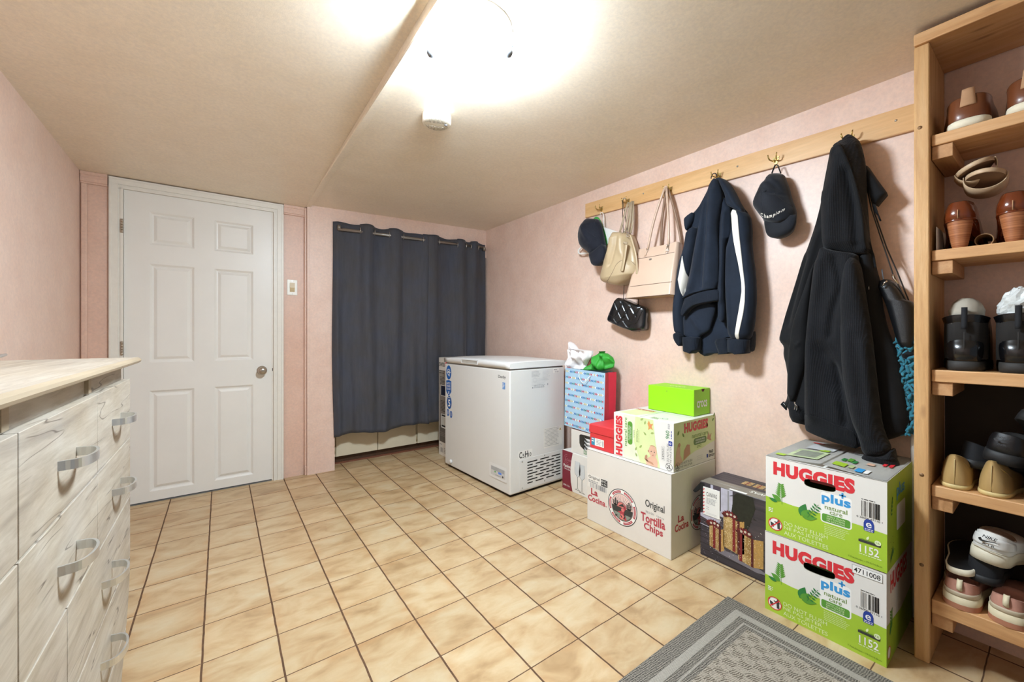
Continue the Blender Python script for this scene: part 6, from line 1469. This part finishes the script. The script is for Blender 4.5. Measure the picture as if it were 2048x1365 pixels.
def shoe(name, label, loc, rot, L=.26, W=.095, hb=.075, hf=.062, side=.055, c0=.02, c1=.50, cw=.72, sole=.022, rise=0, up_m=None, sole_m=None, lin_m=None, under_m=None, tab=None, pointed=0, heel=None, back_lean=.0, bulge=.0, group=None, flare=.002, midsole=None, cat='shoe', thick=.004, ex=.30, pinch=0, counter=None):
    t = thing(name, label, cat, loc, rot, group)
    def zb(x):      # arch of a heeled shoe
        if not rise: return 0
        u = min(1, max(0, (x/L-.22)/.45)); return rise*(1-u*u*(3-2*u))
    lo = loop(L, W, 0, pointed)
    mb = MB(); rows = []
    ss = lo if not flare else loop(L, W, -flare, pointed)
    if rise: zlev = [(0, .004), (0, 0), (sole, 0), (sole, .003)]
    else: zlev = [(0, .006), (0, 0), (sole*.5, -.001), (sole-.002, 0), (sole, .003)]
    for z, i_ in zlev: rows.append([(x, y, z+zb(x)) for x, y in loop(L, W, i_-flare, pointed)])
    vs = mb.grid(rows, sole_m, closed=True)
    mb.cap(vs[0][::-1], under_m or sole_m); mb.cap(vs[-1], sole_m)
    so = part('sole', mb, t)
    if midsole:
        mb = MB(); rows = [[(x, y, z+zb(x)) for x, y in loop(L, W, -flare-.0012, pointed)] for z in (sole*midsole[1], sole*midsole[2])]; mb.grid(rows, midsole[0], closed=True, smooth=True); part('midsole_stripe', mb, so)
    # collar ring: matched point by point to the outline
    col = []
    for x, y in lo:
        tt = x/L; u = tt
        cx = L*(c0+(c1-c0)*u)
        e = math.sin(PI*min(1, max(0, u)))**ex; yy = (1 if y > 0 else -1 if y < 0 else 0)*W*cw/2*e
        z = hb+(hf-hb)*u**1.2 - (min(hb, hf)-side)*math.sin(PI*u)**1.0*1.0
        col.append((cx - back_lean*(1-u)**3, yy, z))
    mb = MB(); rows = []; K = 16 if pinch else 9
    for k in range(K+1):
        s_ = k/K; row = []
        for (x, y), (cx, cy, cz) in zip(lo, col):
            tt = x/L; p = 1.15+2.2*tt; a = s_**p; q = .62 if tt > .5 else .62+.38*(1-tt*2)
            zz = sole + (cz-sole)*s_**q
            bx = -bulge*math.sin(PI*s_**.6)*max(0, 1-tt/.3)**1.5; fo = 1 if tt < .25 else max(0, 1-(tt-.25)/.4); by = 1+(bulge*7)*math.sin(PI*s_)*fo - pinch*math.exp(-((s_-.60)/.24)**2)*fo; bx += pinch*.12*math.exp(-((s_-.60)/.24)**2)*(1-tt)**4
            if pinch: bx += .0022*math.sin(s_*34+y*45)*math.exp(-((s_-.55)/.16)**2)
            row.append((x+(cx-x)*a+bx, (y+(cy-y)*a)*by, zz+zb(x+(cx-x)*a)))
        rows.append(row)
    vs = mb.grid(rows, up_m, closed=True); upm = part('upper', mb, t)
    if counter:       # stiff panel wrapped round the heel
        cm, k0, k1, nt = counter; ids = [len(lo)-j for j in range(nt, 0, -1)] + list(range(nt+1)); P = []
        for k in range(k0, k1+1):
            r_ = rows[k]; row = []
            for i in ids:
                x, y, z = r_[i]; d = V((x-L*.16, y, 0)).normalized()*.0022; row.append((x+d.x, y+d.y, z))
            P.append(row)
        mb = MB(); mb.grid(P, cm); bmesh.ops.recalc_face_normals(mb.bm, faces=mb.bm.faces); bmesh.ops.solidify(mb.bm, geom=mb.bm.faces[:], thickness=.0015); part('heel_counter', mb, upm)
    mb = MB(); rows = []
    for dz, k in ((.0005, 1.0), (.002, .93), (-.008, .88), (-.03, .90), (None, .9)):
        row = []
        for (cx, cy, cz) in col:
            mx = L*(c0+c1)/2; z = cz+dz if dz is not None else sole+.006
            row.append((mx+(cx-mx)*(1-(1-k)*.6), cy*k, max(z, sole+.006)+zb(cx)))
        rows.append(row)
    vs = mb.grid(rows, lin_m or up_m, closed=True); mb.cap(vs[-1], lin_m or up_m); part('lining', mb, t)
    if tab:
        tm, tw, z0, z1, lift = tab; mb = MB(); P = []
        for k in range(7):
            f = k/6; z = z0+(z1-z0)*f; s_ = min(1, max(0, (z-sole)/max(.01, hb-sole))); bx = col[0][0]*s_**1.15 - bulge*math.sin(PI*s_)
            w = tw*(1-.25*f) if tw > .025 else tw
            xs = bx-.0035-lift*math.sin(PI*f)
            P.append([(xs+.004*abs(c), w/2*c, z+zb(0)) for c in (-1, -.5, 0, .5, 1)] + [(xs+.004*abs(c)+.004, w/2*c, z+zb(0)) for c in (1, .5, 0, -.5, -1)])
        vs = mb.grid(P, tm, closed=True); mb.cap(vs[0], tm); mb.cap(vs[-1][::-1], tm); bmesh.ops.recalc_face_normals(mb.bm, faces=mb.bm.faces); part('heel_tab', mb, upm)
    if heel:
        hm, r0, r1, hx = heel; mb = MB(); pr = []
        for k in range(25):
            f = k/24; pr.append(((r0+(r1-r0)*f**.8)+(.0006 if k % 2 else 0), f*(rise+.003)))
        mb.lathe(pr, (hx, 0, 0), hm, 'z', 26); part('heel', mb, t)
    return t
M_brn = mat('brown_leather', '#6e3d22', .35, var=.14, scale=14, bump=.05, bscale=240, coat=.15); M_brn2 = mat('tan_suede_tab', '#b48a66', .75, var=.06)
M_crs = mat('cream_shearling', '#e6dcc4', .8, var=.06, scale=60, bump=.2, bscale=300); M_und = mat('dark_rubber_under', '#3f342a', .8, var=.15); M_dkl = mat('dark_lining', '#1d1a18', .85)
M_conk = mat('chestnut_polished_leather', '#6a2f14', .18, var=.12, scale=10, coat=.4)
n = NT('stacked_heel_wood'); v = n.mapping((1, 1, 190)); f = n.noise(v, 1.0, 2); n.l(n.ramp(f, [(.4, lin('#8a4f2c')), (.6, lin('#b5764c'))]), n.b.inputs['Base Color']); n.set(Roughness=.45); M_stack = n.m
M_blkl = mat('polished_black_leather', '#0b0b0d', .26, var=.05, bump=.08, bscale=60, coat=.25); M_blkm = mat('black_sneaker_leather', '#0e0e11', .42, var=.06, bump=.06, bscale=160); M_blks = mat('black_scuffed_sole', '#2b2825', .7, var=.25, scale=30)
M_tan = mat('camel_leather', '#b0905c', .4, var=.07, scale=10); M_tans = mat('camel_sole', '#cdb47a', .55, var=.12, scale=40); M_canv = mat('black_canvas', '#15161a', .85, var=.1, scale=60); M_rub = mat('black_rubber', '#1b1b1c', .6, var=.12, scale=30)
M_wl = mat('white_sneaker_leather', '#dcdad4', .42, var=.03); M_ws = mat('yellowed_white_sole', '#d6cdb6', .55, var=.05); M_mesh = mat('taupe_mesh', '#8b7362', .8, var=.1, scale=80)
M_pinkm = mat('dusty_pink_mesh', '#b78472', .75, var=.08, scale=60); M_wcount = mat('beige_heel_panel', '#c3b49a', .5, var=.05); M_cream2 = mat('cream_foam', '#dccfae', .6, var=.05); M_peach = mat('peach_rubber', '#b0765a', .6, var=.05)
fx = .648
def Z(k): return SH[k][0]+.001
# shelf A: pair of brown shoes with shearling edge
a = shoe('shoe', 'brown leather shoe with cream edge on the top shelf, next to the post', (fx-.012, -1.234, Z('A')), (0, -.04, .06), L=.240, W=.120, hb=.096, hf=.090, side=.082, c1=.60, cw=.80, sole=.024, up_m=M_brn, sole_m=M_crs, under_m=M_und, lin_m=M_dkl, tab=(M_brn2, .034, .062, .118, .002), group='pair of brown shoes on the top shelf', back_lean=-.012, bulge=.004)
b = dup(a, (fx-.012, -1.350, Z('A')), (0, -.04, -.04), 'brown leather shoe with cream edge on the top shelf, at the frame edge'); b['group'] = 'pair of brown shoes on the top shelf'
# shelf B: chestnut heels, sandals on top, another heel behind
kw = dict(L=.225, W=.098, hb=.060, hf=.040, side=.042, c0=.02, c1=.62, cw=.60, sole=.006, rise=.084, up_m=M_conk, sole_m=M_conk, lin_m=M_dkl, heel=(M_stack, .0150, .0290, .030), bulge=.007, pointed=.1, flare=0)
a = shoe('pump', 'polished chestnut block heel shoe on the second shelf, next to the post', (fx-.004, -1.213, Z('B')), (0, 0, -.01), group='pair of chestnut heels', cat='shoe', **kw)
b = dup(a, (fx-.004, -1.320, Z('B')), (0, 0, -.03), 'polished chestnut block heel shoe on the second shelf, right of its twin'); b['group'] = 'pair of chestnut heels'
for s_ in (a, b):
    mb = MB(); mb.tube([(-.0068, 0, .090), (-.0082, 0, .104), (-.008, 0, .117)], .0013, M_brn2, 5); part('back_seam', mb, s_)
t = thing('cardboard_tube', 'round brown tube end lying between the chestnut heels', 'tube', (.69, -1.262, Z('B')+.021))
mb = MB(); 
for r0 in (.020, .0175): mb.grid([[(x, r0*math.cos(2*PI*j/24), r0*math.sin(2*PI*j/24)) for j in range(24)] for x in (0, .16)], mat('kraft_tube', '#8a6844', .7, var=.08), closed=True, flip=r0 < .019)
P = [[(0, r0*math.cos(2*PI*j/24), r0*math.sin(2*PI*j/24)) for j in range(24)] for r0 in (.0175, .020)]; mb.grid(P, MATS['kraft_tube'], closed=True)
part('tube_wall', mb, t)
mb = MB(); mb.box((.648, -1.1668, Z('B')), (.80, -1.1655, Z('B')+.075), M_paper); o = part('paper_sheet', mb); tag(o, 'white paper sheet standing against the post on the second shelf', 'paper')
M_sand = mat('beige_sandal_leather', '#c4a888', .45, var=.04); M_sandi = mat('sandal_insole', '#7b5b40', .6, var=.06)
def slide(label, loc, rot):
    t = thing('sandal', label, 'sandal', loc, rot, 'pair of beige slide sandals')
    mb = MB(); L, W = .235, .085
    rows = [[(x, y, z) for x, y in loop(L, W, i)] for z, i in ((0, .003), (.002, 0), (.012, 0), (.014, .002))]
    vs = mb.grid(rows, M_sand, closed=True); mb.cap(vs[0][::-1], M_sand); mb.cap(vs[-1], M_sandi); part('sole', mb, t)
    mb = MB(); P = []
    for k in range(17):
        a = PI*k/16; y = -.047*math.cos(a); z = .006+.050*math.sin(a)**.8
        P.append([(.120-.006*math.sin(a), y, z), (.190, y*.98, z*.88), (.190, y*.94, z*.88-.002), (.120-.006*math.sin(a), y*.95, z-.002)])
    vs = mb.grid(P, M_sand, closed=True); mb.cap(vs[0], M_sand); mb.cap(vs[-1][::-1], M_sand); bmesh.ops.recalc_face_normals(mb.bm, faces=mb.bm.faces); part('strap', mb, t)
    return t
s1 = slide('beige slide sandal lying sole up across the chestnut heels in front', (.872, -1.254, 1.528), (PI-.06, -.10, PI+.06))
s2 = dup(s1, (.874, -1.222, 1.586), (PI+.38, .03, PI+.10), 'beige slide sandal tilted on its side behind the other, under the cleat')
# shelf C: black boots stuffed with paper
kw = dict(L=.235, W=.106, hb=.172, hf=.165, side=.158, c0=.0, c1=.50, cw=.98, pinch=.19, sole=.030, up_m=M_blkl, sole_m=M_blks, lin_m=M_dkl, tab=(M_canv, .013, .128, .196, .004), bulge=.014, flare=.001)
a = shoe('ankle_boot', 'polished black ankle boot stuffed with white paper, next to the post', (fx-.004, -1.226, Z('C')), (0, 0, .05), group='pair of black ankle boots', cat='boot', **kw)
b = dup(a, (fx-.004, -1.330, Z('C')), (0, 0, -.02), 'polished black ankle boot stuffed with bubble wrap, at the frame edge'); b['group'] = 'pair of black ankle boots'
for s_ in (a, b):
    mb = MB(); mb.tube([(-.0085, 0, .045), (-.0105, 0, .08), (-.0085, 0, .12)], .0012, M_blks, 5); part('back_seam', mb, s_)
def wad(name, label, cat, loc, rx, ry, rz, m, amp, seed, facet=False):
    bm_ = MB(); rows = []
    for i in range(19):
        th = PI*i/18; row = []
        for j in range(28):
            ph = 2*PI*j/28; d = V((math.sin(th)*math.cos(ph), math.sin(th)*math.sin(ph), math.cos(th)))
            k = 1+amp*noise.noise(d*3.1+V((seed, 0, 0)))+amp*.5*noise.noise(d*8+V((0, seed, 0))); row.append((d.x*rx*k, d.y*ry*k, d.z*rz*k))
        rows.append(row)
    bm_.grid(rows, m, closed=True, smooth=not facet, flip=True); bmesh.ops.remove_doubles(bm_.bm, verts=bm_.bm.verts, dist=.0001)
    o = part(name, bm_); o.location = loc; tag(o, label, cat); return o
wad('paper_wad', 'white crumpled paper ball stuffed in the left black boot', 'paper', (fx+.062, -1.224, Z('C')+.180), .05, .039, .048, mat('stuffing_paper', '#a79f90', .7, var=.05), .10, 2)
wad('bubble_wrap', 'clear bubble wrap bunched in the black boot at the frame edge', 'bubble wrap', (fx+.060, -1.332, Z('C')+.188), .055, .044, .062, mat('bubble_wrap_plastic', '#d5d8d6', .2, var=.1, scale=120, bump=.5, bscale=160), .22, 5, True)
# shelf D: camel shoes, black canvas shoes, black sneakers
kw = dict(L=.235, W=.088, hb=.104, hf=.045, side=.043, c0=.03, c1=.66, cw=.52, ex=.7, sole=.014, up_m=M_tan, sole_m=M_tans, lin_m=M_tan, bulge=.003, pointed=.2, flare=.001)
a = shoe('flat_shoe', 'camel leather shoe with high back on the fourth shelf, next to the post', (fx-.012, -1.206, Z('D')), (0, 0, .02), group='pair of camel shoes', **kw)
b = dup(a, (fx-.012, -1.280, Z('D')), (0, 0, -.10), 'camel leather shoe with high back under the black leather sneaker'); b['group'] = 'pair of camel shoes'
for s_ in (a, b):
    mb = MB(); mb.tube([(-.0005, 0, .016), (-.0025, 0, .05), (.003, 0, .092)], .0010, M_tans, 5); part('back_seam', mb, s_)
    mb = MB(); mb.tube([(.006, 0, .099), (.03, -.022, .074), (.06, -.030, .056)], .0014, M_tan, 5); part('topline', mb, s_)
kw = dict(L=.22, W=.086, hb=.078, hf=.060, side=.052, c0=.02, c1=.50, cw=.72, sole=.026, up_m=M_canv, sole_m=M_rub, lin_m=M_dkl, flare=.003)
def red_tag(o, z0, z1, x):
    mb = MB(); mb.box((x-.0035, -.014, z0), (x-.0005, .014, z1), M_red, .001); mb.box((x-.0040, -.009, z0+.005), (x-.0032, .009, z0+.008), M_wht); part('heel_label', mb, o)
a = shoe('canvas_shoe', 'black canvas shoe with red heel tag behind the camel shoe by the post', (.712, -1.215, Z('D')+.062), (0, .14, -.78), group='black canvas shoes', **kw); red_tag(a, .006, .020, -.003)
b = dup(a, (fx-.012, -1.372, Z('D')+.020), (0, .06, -.05), 'black canvas shoe with red heel tag at the frame edge, right of the camel pair'); b['group'] = 'black canvas shoes'
kw = dict(L=.228, W=.110, hb=.090, hf=.080, side=.066, c0=.02, c1=.50, cw=.72, sole=.034, up_m=M_blkm, sole_m=M_rub, lin_m=M_dkl, bulge=.006, flare=.003)
c = shoe('sneaker', 'black leather sneaker with swoosh heel lying on the camel shoes', (.655, -1.292, Z('D')+.098), (.16, .02, -.22), group='pair of black sneakers', **kw)
def swoosh(mb, fr, u, v, k, m, lift=.0006):
    pts = [(-.5, .03), (-.46, -.10), (-.36, -.15), (-.2, -.12), (.5, .12), (-.18, -.02), (-.32, -.02), (-.36, .06), (-.40, .10)]
    mb.poly(fr, [(u+a*k, v+b*k) for a, b in pts], m, lift)
M_gl = mat('grey_embossed', '#3b3c40', .3)
hf_ = Frame((-.0105, 0, 0), (0, -1, 0), (0, 0, 1))
mb = MB(); mb.text(hf_, 'NIKE', -.013, .078, .026, .006, M_gl, .0015, .01, shear=.2); swoosh(mb, hf_, 0, .072, .036, M_gl, .0015); mb.text(hf_, 'AIR', -.009, .057, .018, .006, M_gl, .0015); part('heel_logo', mb, c)
d = dup(c, (.636, -1.352, Z('D')+.232), (.34, .42, -.22), 'black leather sneaker tipped toe down on top of the other black sneaker'); d['group'] = 'pair of black sneakers'
for ch in list(d.children):
    if ch.name.startswith('heel_logo'): bpy.data.objects.remove(ch)
# shelf E: white sneakers on dark shoes, pink sneakers, slipper
kw = dict(L=.236, W=.100, hb=.082, hf=.070, side=.060, c0=.02, c1=.50, cw=.72, sole=.036, up_m=M_pinkm, sole_m=M_cream2, under_m=M_peach, lin_m=M_pinkm, tab=(M_cream2, .012, .056, .088, .008), flare=.004, bulge=.004, midsole=(M_peach, .0, .42), counter=(M_wcount, 0, 3, 6))
a = shoe('running_shoe', 'pink and cream running shoe on the bottom shelf, next to the post', (fx-.014, -1.217, Z('E')), (0, 0, -.01), group='pair of pink running shoes', **kw)
b = dup(a, (fx-.014, -1.308, Z('E')), (0, 0, -.10), 'pink and cream running shoe on the bottom shelf, right of its twin'); b['group'] = 'pair of pink running shoes'
kw2 = dict(L=.215, W=.095, hb=.07, hf=.06, side=.05, c0=.02, c1=.5, cw=.72, sole=.022, up_m=M_canv, sole_m=M_rub, lin_m=M_dkl)
e = shoe('dark_shoe', 'black shoe under the white sneaker on the bottom shelf', (.660, -1.262, Z('E')+.091), (0, .04, .0), **kw2)
kw = dict(L=.230, W=.106, hb=.092, hf=.08, side=.068, c0=.02, c1=.5, cw=.72, sole=.036, up_m=M_wl, sole_m=M_ws, lin_m=M_mesh, bulge=.005, flare=.002, group='pair of white sneakers', counter=(M_wl, 2, 7, 6))
w = shoe('sneaker', 'white sneaker with black heel lettering on the dark shoe', (.648, -1.268, Z('E')+.162), (.12, .10, -.12), **kw)
hf_ = Frame((-.0095, 0, 0), (0, -1, 0), (0, 0, 1))
mb = MB(); mb.text(hf_, 'NIKE', -.015, .074, .030, .0085, M_black, .0028, .02, shear=.25); swoosh(mb, hf_, 0, .067, .044, M_black, .0026); mb.text(hf_, 'A I R', -.013, .053, .026, .0065, M_black, .0028, .015); part('heel_logo', mb, w)
for s_ in (w, ):
    mb = MB(); mb.tube([(-.0085+.030*(abs(q)/6)**2, .0085*q, .040) for q in range(-4, 5)], .0014, M_ws, 5); part('heel_seam', mb, s_)
w2 = dup(w, (.640, -1.388, Z('E')+.142), (.22, .16, -.03), 'white sneaker at the frame edge, right of the lettered white sneaker'); w2['group'] = 'pair of white sneakers'
for ch in list(w2.children):
    if ch.name.startswith('heel_logo'): bpy.data.objects.remove(ch)
dn = shoe('dark_shoe', 'navy shoe lying on its side at the frame edge of the bottom shelf', (.640, -1.372, Z('E')+.046), (1.15, 0, -.06), L=.228, W=.09, hb=.065, hf=.055, side=.05, sole=.018, up_m=mat('navy_suede', '#232936', .8, var=.08), sole_m=M_rub, lin_m=M_dkl)
sl_ = thing('slipper', 'beige slipper lying sole up on the left pink running shoe', 'slipper', (.640, -1.214, Z('E')+.118), (PI-.10, -.10, -.02))
mb = MB(); rows = [[(x, y, z) for x, y in loop(.23, .092, i)] for z, i in ((0, .004), (.001, 0), (.018, 0), (.020, .003))]
vs_ = mb.grid(rows, M_crs, closed=True); mb.cap(vs_[0][::-1], M_rub); mb.cap(vs_[-1], M_crs); part('sole', mb, sl_)
mb = MB(); P = []
for k in range(13): a = PI*k/12; P.append([(.10+.11*i/5, -.044*math.cos(a)*(1-.25*(i/5)**2), .016+.018*math.sin(a)**.7*(1-.5*(i/5)**2)) for i in range(6)])
mb.grid(P, M_rub); bmesh.ops.solidify(mb.bm, geom=mb.bm.faces[:], thickness=.003); part('band', mb, sl_)

# ------------------------------------------------------------------ light and camera
w = bpy.data.worlds.new('World'); SC.world = w; w.use_nodes = True
bg = w.node_tree.nodes['Background']; bg.inputs[0].default_value = (.80, .90, 1, 1); bg.inputs[1].default_value = .10
cam = bpy.data.cameras.new('camera'); co = bpy.data.objects.new('camera', cam); COL.objects.link(co)
co.location = (-5.7664*.21, -6.7077*.21, 5.0058*.21); co.rotation_euler = (PI/2, 0, -.6276)
cam.sensor_width = 36; cam.lens = 802.7143/2048*36; cam.shift_y = (669.9458-682.5)/2048; cam.clip_start = .02
SC.camera = co
vs = SC.view_settings; SC.display_settings.display_device = 'sRGB'
vs.view_transform = 'Standard'; vs.look = 'None'; vs.gamma = 1; vs.use_curve_mapping = False; vs.exposure = 1.42
